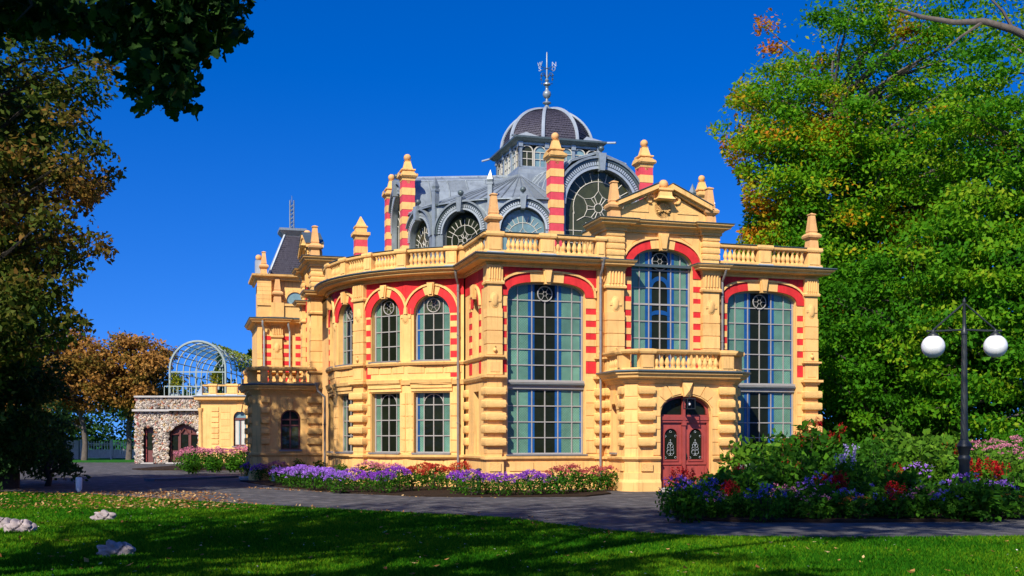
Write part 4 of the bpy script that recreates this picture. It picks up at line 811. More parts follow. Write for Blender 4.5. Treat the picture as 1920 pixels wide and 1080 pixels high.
# ---- rear wing with slate tower roof
def rear_wing():
    x0, x1, q0 = -12.55, -9.6, 9.7
    Fm = F(0, q0); w = obj('rear_wing_wall', MB().box(x0, x1 + 1, 0, 4.5, 0, 7.62), CREAM, hall, Fm)
    pilaster(Fm, -11.55, .5, -.14, .1); pilaster(Fm, -12.42, .22, -.06, .1, cart=False, plain_top=True)
    for xa, xb in ((-12.28, -11.85), (-11.25, -10.8), (-10.6, -10.3)):
        for k in range(9):
            a = 3.4 + k * .43; obj('red_block', shared(('red_block', 'rw', round(xb - xa, 2)), lambda: MB().box(0, xb - xa, -.014, .02, 0, .21), RED), None, w, Fm @ T((xa, 0, a)))
    path = [(x0, 4.5), (x0, 0), (-11.9, 0), (-11.9, -.2), (-11.2, -.2), (-11.2, 0), (x1 + 1, 0)]
    co = obj('cornice', MB().sweep([(a * .75, z) for a, z in CORN], path), CREAMB, hall, Fm); obj('gutter', MB().sweep([(a * .75, z) for a, z in GUT], path), LEADD, co, Fm)
    for xp in (-12.3, -11.0): obj('downpipe', MB().tube([(xp, -.4, 7.8), (xp, -.38, 7.6), (xp + .1, -.1, 7.3), (xp + .1, -.1, 3)], .05, 8), LEADL, hall, Fm, smooth=40)
    tw = obj('tower', MB().box(-12.4, -9.3, .3, 3.5, 7.9, 10.0), CREAM, hall, Fm)
    obj('parapet', MB().box(-12.5, -9.4, -.02, .25, 8.0, 8.62).box(-12.55, -9.4, -.08, .3, 8.62, 8.74).box(-11.85, -11.2, -.12, .3, 8.02, 8.78), CREAMB, tw, Fm)
    pinnacle(-11.53, .08, 8.78, 1.0, Fm)
    obj('corner_pier', MB().box(-12.52, -11.86, .1, .5, 7.9, 10.0), CREAM, tw, Fm)
    for k in range(7): obj('rockface_block', shared(('rockface_block', 'rw'), lambda: MB().box(-.36, .36, -.02, .1, .0, .2), CREAMB), None, tw, Fm @ T((-12.19, .08, 8.55 + k * .21)))
    ap = arch(-10.6, .42, 8.95, .42, 12)
    aw = obj('tower_window', MB().band(off(ap, .02), off(ap, .16), -.08, .02), CREAMB, tw, Fm @ T((0, .3, 0)))
    obj('glass', MB().prism([(-11.0, 8.74), (-10.2, 8.74)] + ap[::-1], -.02, .0), SKYG, aw, Fm @ T((0, .3, 0)))
    tp = [(-12.52, 3.5), (-12.52, .12), (-9.2, .12), (-9.2, 3.5)]
    obj('tower_cornice', MB().sweep([(-.02, 9.95), (.06, 9.97), (.1, 10.08), (.28, 10.14), (.3, 10.24), (-.02, 10.26)], tp), CREAMB, tw, Fm)
    pinnacle(-12.2, .3, 10.26, .85, Fm); obj('lead_saddle', MB().box(-12.62, -12.3, .35, .9, 10.26, 11.0), LEADL, tw, Fm); obj('ball', CACHE[('ball', 's')], None, tw, Fm @ T((-12.45, .5, 11.15)))
    r = obj('tower_roof', MB().add([(-11.95, .35, 10.2), (-9.3, .35, 10.2), (-9.3, 3.3, 10.2), (-11.95, 3.3, 10.2), (-11.05, 1.3, 12.5), (-10.2, 1.3, 12.5), (-10.2, 2.3, 12.5), (-11.05, 2.3, 12.5)], [(0, 1, 5, 4), (1, 2, 6, 5), (2, 3, 7, 6), (3, 0, 4, 7), (4, 5, 6, 7)]), SLATE, hall, Fm)
    a, b, c, d = (Vector(v) for v in ((-11.95, .35, 10.2), (-9.3, .35, 10.2), (-10.2, 1.3, 12.5), (-11.05, 1.3, 12.5)))
    e, f = Vector((-11.95, 3.3, 10.2)), Vector((-11.05, 2.3, 12.5))
    sm = MB()
    for (A, Bb, Cc, D) in ((a, b, c, d), (e, a, d, f)):
        nn = (Bb - A).cross(D - A).normalized()
        for i in range(20):
            v0, v1 = i / 20, (i + 1.3) / 20
            if v1 > 1: v1 = 1
            n = 18
            for k in range(n):
                u0, u1 = (k + .05 + .5 * (i % 2)) / n, min(1, (k + .95 + .5 * (i % 2)) / n)
                if u0 >= 1: continue
                q = lambda u, v, h: (A.lerp(Bb, u)).lerp(D.lerp(Cc, u), v) + nn * h
                h = .03 + rnd(0, .02); sm.add([q(u0, v0, h), q(u1, v0, h), q(u1, v1, .012), q(u0, v1, .012)], [(0, 1, 2, 3)])
    obj('slate_courses', sm, SLATE, r, Fm, kind='stuff')
    for A, D in ((a, d), (b, c), (e, f)): obj('hip_roll', MB().tube([A + Vector((0, -.03, .03)), D + Vector((0, -.03, .03))], .06, 6), LEADL, r, Fm)
    obj('eaves', MB().box(-12.0, -9.25, .27, 3.35, 10.16, 10.24), LEADD, r, Fm)
    obj('roof_crown', MB().lathe([(.66, 12.42), (.7, 12.52), (1.0, 12.78), (1.0, 12.9), (.4, 12.98)], 4, (-10.62, 1.8, 0), math.pi / 4), LEAD, r, Fm)
    fi = MB()
    for dx, dy in ((-.1, -.1), (.1, -.1), (.1, .1), (-.1, .1)): fi.tube([(-10.62 + dx, 1.8 + dy, 12.84), (-10.62 + dx, 1.8 + dy, 14.5)], .03, 4)
    for z in np.arange(13, 14.3, .22): fi.tube([(-10.72, 1.7, z), (-10.52, 1.7, z + .2), (-10.52, 1.9, z), (-10.72, 1.9, z + .2), (-10.72, 1.7, z)], .02, 4)
    fi.box(-10.76, -10.48, 1.66, 1.94, 12.84, 12.98).tube([(-10.62, 1.8, 12.9), (-10.62, 1.8, 14.75)], .016, 4)
    obj('lattice_finial', fi, LEAD, r, Fm)
rear_wing()

# ------------------------------------------------------------------ ground
def px(x, y, Y): return ((x - 960) / 2100 * Y, Y, CAM_H + (820 - y) / 2100 * Y)     # a pixel of the photograph at a given distance
def gp(x, y): Y = 2100 * CAM_H / (y - 820); return ((x - 960) / 2100 * Y, Y)
GRASS = mat('grass', (.014, .11, .005), .9, .35, 2.2, 0, .8, 90, .15, col2=(.035, .16, .006), c2scale=.8)
ASPH = mat('asphalt', (.075, .072, .076), .88, .4, 1.2, 0, .6, 160, .25, col2=(.155, .145, .14), c2scale=2.4, c2lo=.48, c2hi=.72)
SOIL = mat('soil', (.035, .022, .014), .95, .4, 6, 0, 1.0, 60, .1)
FLAG = mat('grey_flagstone', (.13, .14, .16), .8, .25, 3, 0, .4, 70, .3)
COBB = mat('red_grey_setts', (.17, .12, .11), .85, .35, 14, 0, .7, 40, .2)
obj('lawn', MB().add([(-500, -300, 0), (500, -300, 0), (500, 900, 0), (-500, 900, 0)], [(0, 1, 2, 3)]), GRASS, kind='structure')
near = [(-60, 44), (-24, 37.5), (-16.5, 36), (-13.6, 35), (-10, 32), (-7.4, 29.8), (-5.2, 28.1), (-3.3, 26.7), (-1.5, 25.5), (-.1, 24.4), (.7, 22.9), (1.9, 21), (3.2, 20), (5.5, 19.7), (9.2, 20), (16, 21), (60, 26)]
far = [(60, 40), (20, 36), (18, 60), (-12, 72), (-24, 78), (-29, 82), (-60, 84)]
obj('path', MB().add([(x, y, .006) for x, y in near + far], [tuple(range(len(near) + len(far)))]), ASPH, kind='structure')
obj('verge', MB().add([(x, y, .011) for x, y in ((-60, 84), (-27.2, 82.5), (-27.2, 80), (-60, 78))], [(0, 3, 2, 1)]), GRASS, kind='structure')
obj('paved_strip', MB().add([(x, y, .012) for x, y in ((-14.6, 55), (-8.4, 46), (-9.6, 44.2), (-12.4, 47))], [(0, 3, 2, 1)]), COBB, kind='structure')
KERB = mat('kerb_stone', (.22, .21, .20), .9, .3, 8, 0, .6, 60, .2)
def kerb_run(line, h=.07):      # low edging stones along the lawn
    k = 0
    for a, b in zip(line, line[1:]):
        a, b = Vector(a), Vector(b); n = max(1, int((b - a).length / .9)); an = math.atan2(b.y - a.y, b.x - a.x)
        for i in range(n):
            p = a.lerp(b, (i + .5) / n); yield p, an, (b - a).length / n
bed1 = [gp(450, 903), gp(520, 914), gp(640, 925), gp(800, 932), gp(950, 933), gp(1100, 932), gp(1146, 927), (3.0, 36.9), (-.9, 37.0), (-1.8, 39.2), (-4, 40.4), (-7.0, 43.0), (-8.6, 46.2), (-10.2, 45.5)]
obj('flower_bed_soil', MB().slab(bed1[::1], .0, .05), SOIL, kind='structure')
bed2 = [gp(1262, 962), gp(1266, 972), gp(1290, 977), gp(1400, 980), gp(1600, 981), gp(1800, 979), gp(1920, 973), (15, 25.5), (18, 30), (15, 34), (8.5, 33), (5, 29.5)]
obj('flower_bed_soil', MB().slab(bed2, .0, .06), SOIL, kind='structure')
bed3 = [(-21.2, 62.5), (-20, 60.8), (-14.8, 60.5), (-14.3, 63.5), (-17.6, 71), (-20.8, 72)]
obj('flower_bed_soil', MB().slab(bed3, .0, .06), SOIL, kind='structure')

# ------------------------------------------------------------------ foliage tools
RH = np.array([(0, 0), (.5, .28), (1, 0), (.5, -.28)])
OAK = np.array([(0, 0), (.18, .12), (.3, .34), (.42, .2), (.58, .42), (.72, .22), (.9, .2), (1, 0), (.9, -.2), (.72, -.22), (.58, -.42), (.42, -.2), (.3, -.34), (.18, -.12)])
def leaf_mesh(name, P, size, tint, m, up=.6, tmpl=RH, out=None, droop=.0):
    N = len(P); K = len(tmpl)
    n = rng.normal(size=(N, 3)) + np.array([0, 0, up])
    if out is not None: n = n + out
    n /= np.linalg.norm(n, axis=1)[:, None]
    t = rng.normal(size=(N, 3)); t[:, 2] -= droop; t -= n * (t * n).sum(1)[:, None]; t /= np.linalg.norm(t, axis=1)[:, None]
    b = np.cross(n, t); s = np.broadcast_to(np.asarray(size, float), (N,))[:, None, None]
    V = P[:, None, :] + s * (tmpl[None, :, 0, None] * t[:, None, :] + tmpl[None, :, 1, None] * b[:, None, :]) - s * (np.abs(tmpl[:, 1]) * .35)[None, :, None] * n[:, None, :]
    me = bpy.data.meshes.new(name); me.vertices.add(N * K); me.vertices.foreach_set('co', V.astype(np.float32).ravel())
    me.loops.add(N * K); me.loops.foreach_set('vertex_index', np.arange(N * K, dtype=np.int32))
    me.polygons.add(N); me.polygons.foreach_set('loop_start', (np.arange(N) * K).astype(np.int32))
    me.update(calc_edges=True); a = me.attributes.new('tint', 'FLOAT', 'FACE'); a.data.foreach_set('value', np.clip(tint, 0, 1).astype(np.float32))
    me.materials.append(m); return me
BARK = mat('grey_bark', (.12, .10, .085), .9, .35, 6, .3, .8, 24, .15)
BARKB = mat('dark_bark', (.05, .042, .035), .9, .35, 6, .3, .8, 24, .15)
def ell(n, c, r, shell=2.6):
    d = rng.normal(size=(n, 3)); d /= np.linalg.norm(d, axis=1)[:, None]; u = rng.random(n) ** (1 / shell)
    return np.array(c) + d * u[:, None] * np.array(r)
def proj(P): return 960 + 2100 * P[:, 0] / np.maximum(P[:, 1], .1), 820 - 2100 * (P[:, 2] - CAM_H) / np.maximum(P[:, 1], .1)
def tree(name, label, base, th, tr, crowns, m, per=120, leaf=.16, cr=.75, tint=None, group=None, bark=None, keep=None, tmpl=RH, flat=.5, extra=None, limb=.35, lean=(0, 0), cat='tree', lk=None):
    """crowns: (centre, radii, clump count)"""
    root = obj(name, None, None, None, T((base[0], base[1], 0)), label, cat, group)
    cc = np.concatenate([ell(n, c, r) for c, r, n in crowns])
    if extra is not None: cc = np.concatenate([cc, extra])
    cc = cc[cc[:, 2] > .4]
    if keep is not None: cc = cc[keep(cc)]
    mid = np.mean([c for c, r, n in crowns], axis=0)
    N = len(cc) * per; ci = np.repeat(np.arange(len(cc)), per)
    rad = cr * (.7 + .6 * rng.random(len(cc)))
    g = rng.normal(size=(N, 3)) * .5; g[:, 2] *= flat
    P = cc[ci] + g * rad[ci][:, None]
    ct = rng.random(len(cc)) * .5 + .25
    tn = (tint(cc, P, ct[ci]) if tint else ct[ci]) + rng.normal(size=N) * .09
    sel = P[:, 2] > .05
    if keep is not None: sel &= keep(P)
    P, tn = P[sel], tn[sel]
    outw = (P - mid); outw /= np.linalg.norm(outw, axis=1)[:, None] + 1e-6
    me = leaf_mesh('crown', P, leaf * (.7 + .6 * rng.random(len(P))), tn, m, .5, tmpl, outw * .8, .35)
    obj('crown', me, None, root, Matrix())
    tm = MB(); topz = max(c[2] + r[2] * .55 for c, r, n in crowns); bx, by = base
    ax = [(bx, by, 0), (bx + lean[0] * .3 + .08, by + lean[1] * .3, th * .5), (bx + lean[0] * .6 - .05, by + lean[1] * .6, th), (mid[0] * .6 + bx * .4, mid[1] * .6 + by * .4, (th + topz) / 2), (mid[0], mid[1], topz)]
    tm.tube([(bx, by, -.1)] + ax, [tr * 1.35, tr * 1.2, tr, tr * .85, tr * .5, tr * .12], 10)
    obj('trunk', tm, bark or BARK, root, Matrix(), smooth=60)
    lm = MB(); A = [Vector(a) for a in ax]
    for c in cc[rng.random(len(cc)) < limb]:
        c = Vector(c); hz = max(th * .75, min(topz - .5, c.z - (Vector((c.x, c.y)) - Vector((A[3].x, A[3].y))).length * .55))
        s = A[2]
        for a, b in zip(A, A[1:]):
            if a.z <= hz <= b.z: s = a.lerp(b, (hz - a.z) / max(.01, b.z - a.z))
        md = s.lerp(c, .5) + Vector((rnd(-.3, .3), rnd(-.3, .3), rnd(.0, .5))); ln = (c - s).length
        if lk is not None and not all(lk(np.array([s.lerp(md, .5), md, md.lerp(c, .5), c]))): continue
        r0 = min(tr * .4, .018 * ln + .02); lm.tube([s, md, c], [r0, r0 * .6, .012], 4, cap=False)
    if lm.v: obj('limbs', lm, bark or BARK, root, Matrix(), kind='stuff')
    return root
G_BEECH = leaf_mat('beech_leaf', [(0, (.028, .115, .006)), (.48, (.08, .27, .008)), (.72, (.19, .38, .010)), (.87, (.50, .40, .012)), (1, (.58, .20, .012))], .5)
G_MAPLE = leaf_mat('maple_leaf', [(0, (.020, .10, .006)), (.45, (.06, .235, .008)), (.75, (.15, .35, .010)), (1, (.38, .44, .02))], .5)
G_DARK = leaf_mat('dark_leaf', [(0, (.010, .036, .009)), (.5, (.026, .078, .014)), (.85, (.06, .13, .02)), (1, (.12, .2, .04))], .3)
G_OAK = leaf_mat('oak_leaf', [(0, (.009, .03, .006)), (.5, (.02, .06, .01)), (1, (.05, .11, .018))], .3)
G_RUST = leaf_mat('rusty_leaf', [(0, (.035, .085, .010)), (.3, (.085, .11, .014)), (.55, (.20, .115, .022)), (.8, (.32, .15, .035)), (1, (.42, .23, .07))], .4)
G_CHEST = leaf_mat('chestnut_leaf', [(0, (.05, .07, .012)), (.35, (.17, .12, .02)), (.6, (.36, .17, .035)), (1, (.52, .27, .08))], .35)
def beech_tint(cc, P, c):       # autumn turning in patches, mostly on the outer left of the crown
    v = np.sin(P[:, 0] * .9 + 1) * np.sin(P[:, 2] * .7) * np.sin(P[:, 1] * .8 + 2)
    x, y = proj(P); return c * .75 + .12 + np.clip(v, 0, 1) * .45 + np.clip((1560 - x) / 900, 0, .2) * (y < 400)
# ---- right-hand trees
lim = lambda P: (lambda x, y: (x > 1325 + 55 * np.abs(np.sin(y * .013)) + np.clip((y - 300) * .22, 0, 45) + np.clip((150 - y) * .55, 0, 130)) & ((y < 500) | (P[:, 1] > 43)))(*proj(P))
br = [px(1395, 85, 50), px(1430, 45, 51), px(1450, 90, 51), px(1350, 200, 50), px(1335, 240, 50), px(1378, 180, 50), px(1360, 330, 50), px(1380, 400, 50), px(1530, 30, 51), px(1560, 25, 51), px(1440, 130, 50), px(1410, 160, 50)] + [px(x, y, 49) for x, y in ((1600, 5), (1640, -15), (1660, 15), (1720, -10), (1760, 20), (1800, -5), (1850, 10), (1890, -15), (1915, 25), (1580, 40), (1625, 45), (1740, 55), (1820, 60))]
tree('beech_tree', 'tall beech with yellow and orange autumn patches right of the hall', (16.5, 54), 4, .5,
     [((16.5, 52.5, 11.5), (7.6, 5.5, 10.8), 820), ((12.8, 50.5, 11), (3.6, 3.0, 8.0), 190), ((14.5, 51, 5), (4, 3, 4), 80)], G_BEECH, 150, .21, .95, beech_tint, keep=lim, extra=np.array(br), limb=.3, flat=.42)
tree('maple_tree', 'lighter green maple at the right edge behind the lamp post', (24, 46), 4, .45,
     [((23.0, 45, 11.5), (6.5, 4.5, 9.5), 420), ((19, 43.5, 7), (4.0, 2.5, 5.5), 190)], G_MAPLE, 130, .22, .9, lambda cc, P, c: c + .08, keep=lambda P: proj(P)[0] > 1640, limb=.3, flat=.34)
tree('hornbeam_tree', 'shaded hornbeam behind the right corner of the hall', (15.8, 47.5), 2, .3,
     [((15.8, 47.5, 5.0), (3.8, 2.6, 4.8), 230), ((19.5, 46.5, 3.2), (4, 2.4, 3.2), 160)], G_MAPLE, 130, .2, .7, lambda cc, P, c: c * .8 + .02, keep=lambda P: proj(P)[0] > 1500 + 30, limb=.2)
for i, (x, y, h, l) in enumerate(((31, 47, 9, 'broad maple just beyond the right edge of the view'), (33, 60, 10, 'farther maple beyond the right edge of the view'), (24, 61, 13, 'maple standing behind the beech on the right'))):
    tree('maple_tree', l, (x, y), 3, .4, [((x, y, h), (6.5, 4.5, h - 1.0), 190)], G_MAPLE, 100, .3, 1.0, None, limb=.15, flat=.4, keep=lambda P: proj(P)[0] > 1560)
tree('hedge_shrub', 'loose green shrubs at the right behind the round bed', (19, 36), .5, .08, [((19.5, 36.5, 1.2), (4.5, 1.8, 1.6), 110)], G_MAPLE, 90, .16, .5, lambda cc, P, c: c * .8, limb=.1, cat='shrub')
rb = obj('bare_branch', MB().tube([px(1960, 86, 38), px(1900, 56, 38), px(1845, 40, 38), px(1790, 42, 38.5), px(1730, 32, 39), px(1680, 18, 39)], [.16, .14, .12, .1, .08, .05], 6).tube([px(1845, 40, 38), px(1800, 70, 38), px(1770, 95, 38)], [.06, .04, .02], 5).tube([px(1900, 56, 38), px(1880, 20, 38), px(1850, -10, 38)], [.06, .05, .03], 5), BARK, bpy.data.objects['maple_tree'], Matrix(), smooth=60)
# ---- left-hand trees
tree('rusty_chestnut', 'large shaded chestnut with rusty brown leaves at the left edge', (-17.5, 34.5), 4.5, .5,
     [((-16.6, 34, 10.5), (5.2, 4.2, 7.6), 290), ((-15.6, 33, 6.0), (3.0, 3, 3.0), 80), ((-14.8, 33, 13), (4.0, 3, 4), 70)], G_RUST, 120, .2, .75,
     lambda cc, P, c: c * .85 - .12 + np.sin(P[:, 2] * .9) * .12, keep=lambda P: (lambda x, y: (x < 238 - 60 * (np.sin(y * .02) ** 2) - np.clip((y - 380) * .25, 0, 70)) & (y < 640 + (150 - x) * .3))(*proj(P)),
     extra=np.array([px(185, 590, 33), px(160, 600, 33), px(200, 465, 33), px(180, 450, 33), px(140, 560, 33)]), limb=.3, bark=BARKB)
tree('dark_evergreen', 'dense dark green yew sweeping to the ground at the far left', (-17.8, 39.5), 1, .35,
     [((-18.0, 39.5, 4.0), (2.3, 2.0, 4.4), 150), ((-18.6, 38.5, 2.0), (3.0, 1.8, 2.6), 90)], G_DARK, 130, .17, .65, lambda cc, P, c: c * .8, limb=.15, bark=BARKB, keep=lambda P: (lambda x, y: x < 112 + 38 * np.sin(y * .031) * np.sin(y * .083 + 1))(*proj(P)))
ok = lambda P: (lambda x, y: (P[:, 1] < 1.0) | (y < -12) | (x < -12) | ((x < 465) & (y < np.where(x > 370, 118 - (x - 370) * .5, np.where(x > 235, 205, np.where(x > 190, 110, 66))))))(*proj(P))
near_cl = [px(a, b, d) for a, b, d in ((432, 18, 12), (418, 58, 12), (405, 92, 12.2), (385, 30, 12), (362, 62, 12.4), (340, 20, 12), (350, 118, 12), (325, 80, 12.3), (310, 150, 12), (345, 172, 12.1), (320, 185, 12), (285, 118, 12.4), (262, 168, 12.3), (272, 70, 12), (296, 30, 12), (250, 28, 12.5), (215, 40, 12.6), (228, 12, 12), (180, 25, 12.8), (140, 12, 13), (95, 25, 13), (60, 8, 13), (30, 36, 13), (10, 15, 13), (440, 5, 12), (400, 10, 12.4), (300, 60, 12.5), (335, 45, 12), (375, 95, 12.2), (160, 45, 13), (120, 40, 13), (75, 48, 13), (200, 70, 13), (215, 95, 12.8), (235, 60, 12.6), (40, 60, 13.2), (15, 50, 13.2))]
near_cl = near_cl + [tuple(np.array(c) + rng.normal(size=3) * (.14, .3, .12)) for c in near_cl for _ in range(2)]
tree('near_oak', 'near oak whose dark lobed leaves hang into the top left corner', (-11.5, 6.5), 5, .5,
     [((-8.6, 9.5, 12.8), (6.8, 6.8, 5.0), 520)], G_OAK, 30, .15, .42, None, keep=ok, tmpl=OAK * 1.0, extra=np.array(near_cl), limb=.35, bark=BARKB, flat=.7, lk=lambda P: (P[:, 1] < 1) | (proj(P)[1] < -12) | (proj(P)[0] < -12))
tw = MB()
for a, b, c in (((330, -60), (345, 60), (335, 180)), ((440, -50), (430, 20), (405, 95)), ((250, -60), (265, 60), (285, 130)), ((120, -50), (200, 10), (225, 40)), ((40, -40), (60, 10), (30, 40)), ((300, -50), (320, 60), (312, 150))):
    tw.tube([px(*a, 12.2), px(*b, 12.1), px(*c, 12.0)], [.03, .016, .006], 5)
obj('twigs', tw, BARKB, bpy.data.objects['near_oak'], Matrix())
tree('park_oak', 'tall park oak standing behind the viewer, shading the lawn', (-9, 1), 7, .5,
     [((-1.2, 9.0, 15.0), (6.2, 4.6, 3.4), 150), ((-6.5, -1.0, 12), (6, 5, 4), 130)], G_OAK, 60, .26, .7, None, keep=lambda P: (P[:, 1] < 1) | (proj(P)[1] < -12), tmpl=OAK, limb=.04, bark=BARKB)
tree('lime_tree', 'dark green leafy lime filling the left edge behind the rusty chestnut', (-21.5, 37.5), 4, .45,
     [((-20.0, 37.5, 9.5), (4.8, 3.6, 7.5), 260), ((-18.2, 37.0, 5.5), (2.6, 2.4, 4.0), 90)], G_DARK, 120, .24, .8, lambda cc, P, c: c + .28, keep=lambda P: proj(P)[0] < 175, limb=.2, bark=BARKB)
for i, (x, y) in enumerate(((-30, -34), (-16, -42), (-2, -36), (12, -40), (26, -34), (40, -30), (-44, -24))):
    tree('park_tree', 'tall park tree behind the viewer, seen only reflected in the windows', (x, y), 5, .5, [((x, y, 11), (7.5, 5, 9), 60)], G_OAK, 50, .7, 1.6, None, 'park trees behind the viewer', limb=.1, bark=BARKB)
# ---- far trees on the left
for (x, y, c, l) in ((-33.6, 88, ((-35.2, 88, 6.6), (4.0, 3.4, 3.9), 150), 'rust coloured chestnut in front of the grey fence gate'), (-30.8, 90, ((-30.2, 90, 6.4), (3.4, 3.2, 3.8), 120), 'rust coloured chestnut beside the cobblestone pavilion'), (-42, 84, ((-41.5, 84, 5.5), (4.2, 3.4, 4.2), 130), 'rust coloured chestnut farthest left behind the yew')):
    tree('chestnut_tree', l, (x, y), 2.6, .22, [c], G_CHEST, 130, .3, .9, lambda cc, P, c: c, 'autumn chestnuts by the far fence', limb=.35)
wood = MB(); wp = []
wc = np.concatenate([ell(24, (x, 118 + rnd(-8, 8), rnd(2.5, 4)), (6, 4, rnd(3.5, 5.5)), 2) for x in np.arange(-95, -14, 3.4)])
P = np.repeat(wc, 70, axis=0) + rng.normal(size=(len(wc) * 70, 3)) * (1.2, 1.2, .8)
obj('distant_wood', leaf_mesh('distant_wood', P[P[:, 2] > 0], .55, rng.random((P[:, 2] > 0).sum()) * .6 + .1, G_DARK), None, None, Matrix(), 'dark wood far behind the fence on the left', 'wood', None, 'stuff')
def spruce(x, y, h, l):
    root = obj('spruce_tree', None, None, None, T((x, y, 0)), l, 'tree', 'spruces behind the glass arbour')
    pts = []
    for k in range(1500):
        z = rnd(.12, 1) * h; r = (1 - z / h) * h * .2 * math.sqrt(random.random()); a = rnd(0, 6.28); pts.append((x + r * math.cos(a), y + r * math.sin(a), z - r * .25))
    obj('crown', leaf_mesh('crown', np.array(pts), .5, rng.random(1500) * .7, G_DARK, .3), None, root, Matrix()); obj('trunk', MB().tube([(x, y, 0), (x, y, h)], [.25, .04], 6), BARKB, root, Matrix())
spruce(-27.5, 118, 10.8, 'pointed spruce top between glass arbour and tower wing'); spruce(-29.2, 112, 10.0, 'small spruce top right above the glass arbour')
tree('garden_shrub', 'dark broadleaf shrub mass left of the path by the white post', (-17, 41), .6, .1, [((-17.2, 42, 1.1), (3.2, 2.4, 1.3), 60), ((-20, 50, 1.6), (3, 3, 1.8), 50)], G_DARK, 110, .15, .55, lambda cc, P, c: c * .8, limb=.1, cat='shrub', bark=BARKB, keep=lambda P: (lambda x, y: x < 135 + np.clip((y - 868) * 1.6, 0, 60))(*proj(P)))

# ------------------------------------------------------------------ low garden pavilions at the far left
def rubble(mb, x0, x1, z0, z1, y, skip, n, r=.1, bowf=None):
    for _ in range(n):
        x, z = rnd(x0, x1), rnd(z0, z1)
        if skip(x, z): continue
        a, b = rnd(.6, 1.5) * r, rnd(.5, 1.1) * r; an = rnd(0, 3.14); yy = y + (bowf(x) if bowf else 0)
        M = T((x, yy, z)) @ Matrix.Rotation(an, 4, 'Y'); pr = rnd(.4, .9) * r
        mb.add([M @ Vector(v) for v in ((-a, 0, 0), (-a * .5, 0, -b), (a * .6, 0, -b * .9), (a, 0, 0), (a * .5, 0, b), (-a * .6, 0, b * .85), (-a * .3, -pr, -b * .2), (a * .35, -pr * .9, b * .25))],
               [(0, 1, 6), (1, 2, 7, 6), (2, 3, 7), (3, 4, 7), (4, 5, 6, 7), (5, 0, 6)])
def stone_mat():
    m = mat('rubble_stone', (.40, .34, .26), .9, .2, 6, 0, .5, 30, .2); nt = m.node_tree; L = nt.links.new; b = nt.nodes['Principled BSDF']
    g = _n(nt, 'ShaderNodeNewGeometry'); cr = _n(nt, 'ShaderNodeValToRGB'); cols = [(0, (.10, .085, .075)), (.2, (.36, .30, .24)), (.4, (.58, .51, .42)), (.6, (.24, .20, .19)), (.72, (.66, .59, .50)), (.84, (.40, .26, .10)), (.93, (.36, .10, .08)), (1, (.6, .55, .5))]
    while len(cr.color_ramp.elements) < len(cols): cr.color_ramp.elements.new(.5)
    for e, (p, c) in zip(cr.color_ramp.elements, cols): e.position = p; e.color = (*c, 1)
    L(g.outputs['Random Per Island'], cr.inputs['Fac']); L(cr.outputs[0], b.inputs['Base Color']); return m
RUB = stone_mat(); MORT = mat('mortar', (.035, .03, .025), .95, .3, 5)
Y1 = 76.0
sp_ = obj('stone_pavilion', None, None, None, T((-23.4, Y1, 0)), 'rough cobblestone garden pavilion with dark wooden doors left of the hall', 'pavilion')
Fp = T((0, Y1, 0)); xa, xb = -25.55, -21.15
da = arch(-22.3, 1.0, 1.75, .95, 16); na = [(-25.0, 2.45), (-24.35, 2.45)]
obj('wall', panel(MB(), xa, xb, 0, 3.6, [(.05, na), (.05, da)], .5).box(xa, xa + .02, 0, 4, 0, 3.6), MORT, sp_, Fp)
st = MB(); skip = lambda x, z: (-25.05 < x < -24.3 and z < 2.5) or (abs(x + 22.3) < 1.03 and z < 1.75 + .95 * math.sqrt(max(0, 1 - ((x + 22.3) / 1.03) ** 2)) + .03)
rubble(st, xa, xb, .02, 3.55, -.01, skip, 1700, .115); rubble(st, xa + .05, xb - .1, 3.75, 4.45, -.01, lambda x, z: False, 420, .11)
obj('rubble_facing', st, RUB, sp_, Fp, kind='stuff')
obj('parapet', MB().box(xa + .05, xb, .01, .4, 3.6, 4.5), MORT, sp_, Fp)
obj('ledge', MB().box(xa - .15, -23.2, -.28, .3, 3.56, 3.7).box(-23.2, xb, -.36, .3, 3.6, 3.72), STEPM, sp_, Fp); obj('coping', MB().box(xa - .05, xb, -.2, .5, 4.5, 4.62), STEPM, sp_, Fp)
obj('roof', MB().box(xa, xb + .5, .4, 9, 4.3, 4.5), LEADD, sp_, Fp); obj('side_wall', MB().box(xa, xa + .3, .5, 9, 0, 4.3), MORT, sp_, Fp)
dr = obj('double_door', MB().box(-23.28, -21.32, .38, .46, .05, 2.75), DOORB, sp_, Fp)
for x in (-23.0, -22.3, -21.6): obj('door_glass', MB().box(x - .22, x + .22, .34, .385, .95, 2.0), DARK, dr, Fp)
for x in (-23.28, -22.65, -21.95, -21.4): obj('door_post', MB().box(x, x + .1, .26, .4, .05, 2.3), DOORB, dr, Fp)
obj('ogee_bar', MB().tube([(-23.2, .3, 2.0), (-22.75, .3, 2.02), (-22.5, .3, 2.15), (-22.3, .3, 2.42), (-22.1, .3, 2.15), (-21.85, .3, 2.02), (-21.4, .3, 2.0)], .06, 5), DOORB, dr, Fp)
d2 = obj('narrow_door', MB().box(-25.0, -24.35, .36, .44, .05, 2.42), DOORB, sp_, Fp); obj('door_glass', MB().box(-24.85, -24.5, .32, .37, .95, 2.1), DARK, d2, Fp); obj('door_post', MB().box(-24.96, -24.86, .25, .4, .05, 2.35), DOORR, d2, Fp)
obj('doorstep', MB().box(-23.4, -21.2, -.35, .3, .012, .1), STEPM, sp_, Fp); obj('doorstep', MB().box(-25.1, -24.25, -.3, .3, .012, .09), STEPM, sp_, Fp)
yp = obj('yellow_pavilion', None, None, None, T((-19.3, 74.5, 0)), 'low cream side pavilion with one arched window between hall and stone pavilion', 'pavilion')
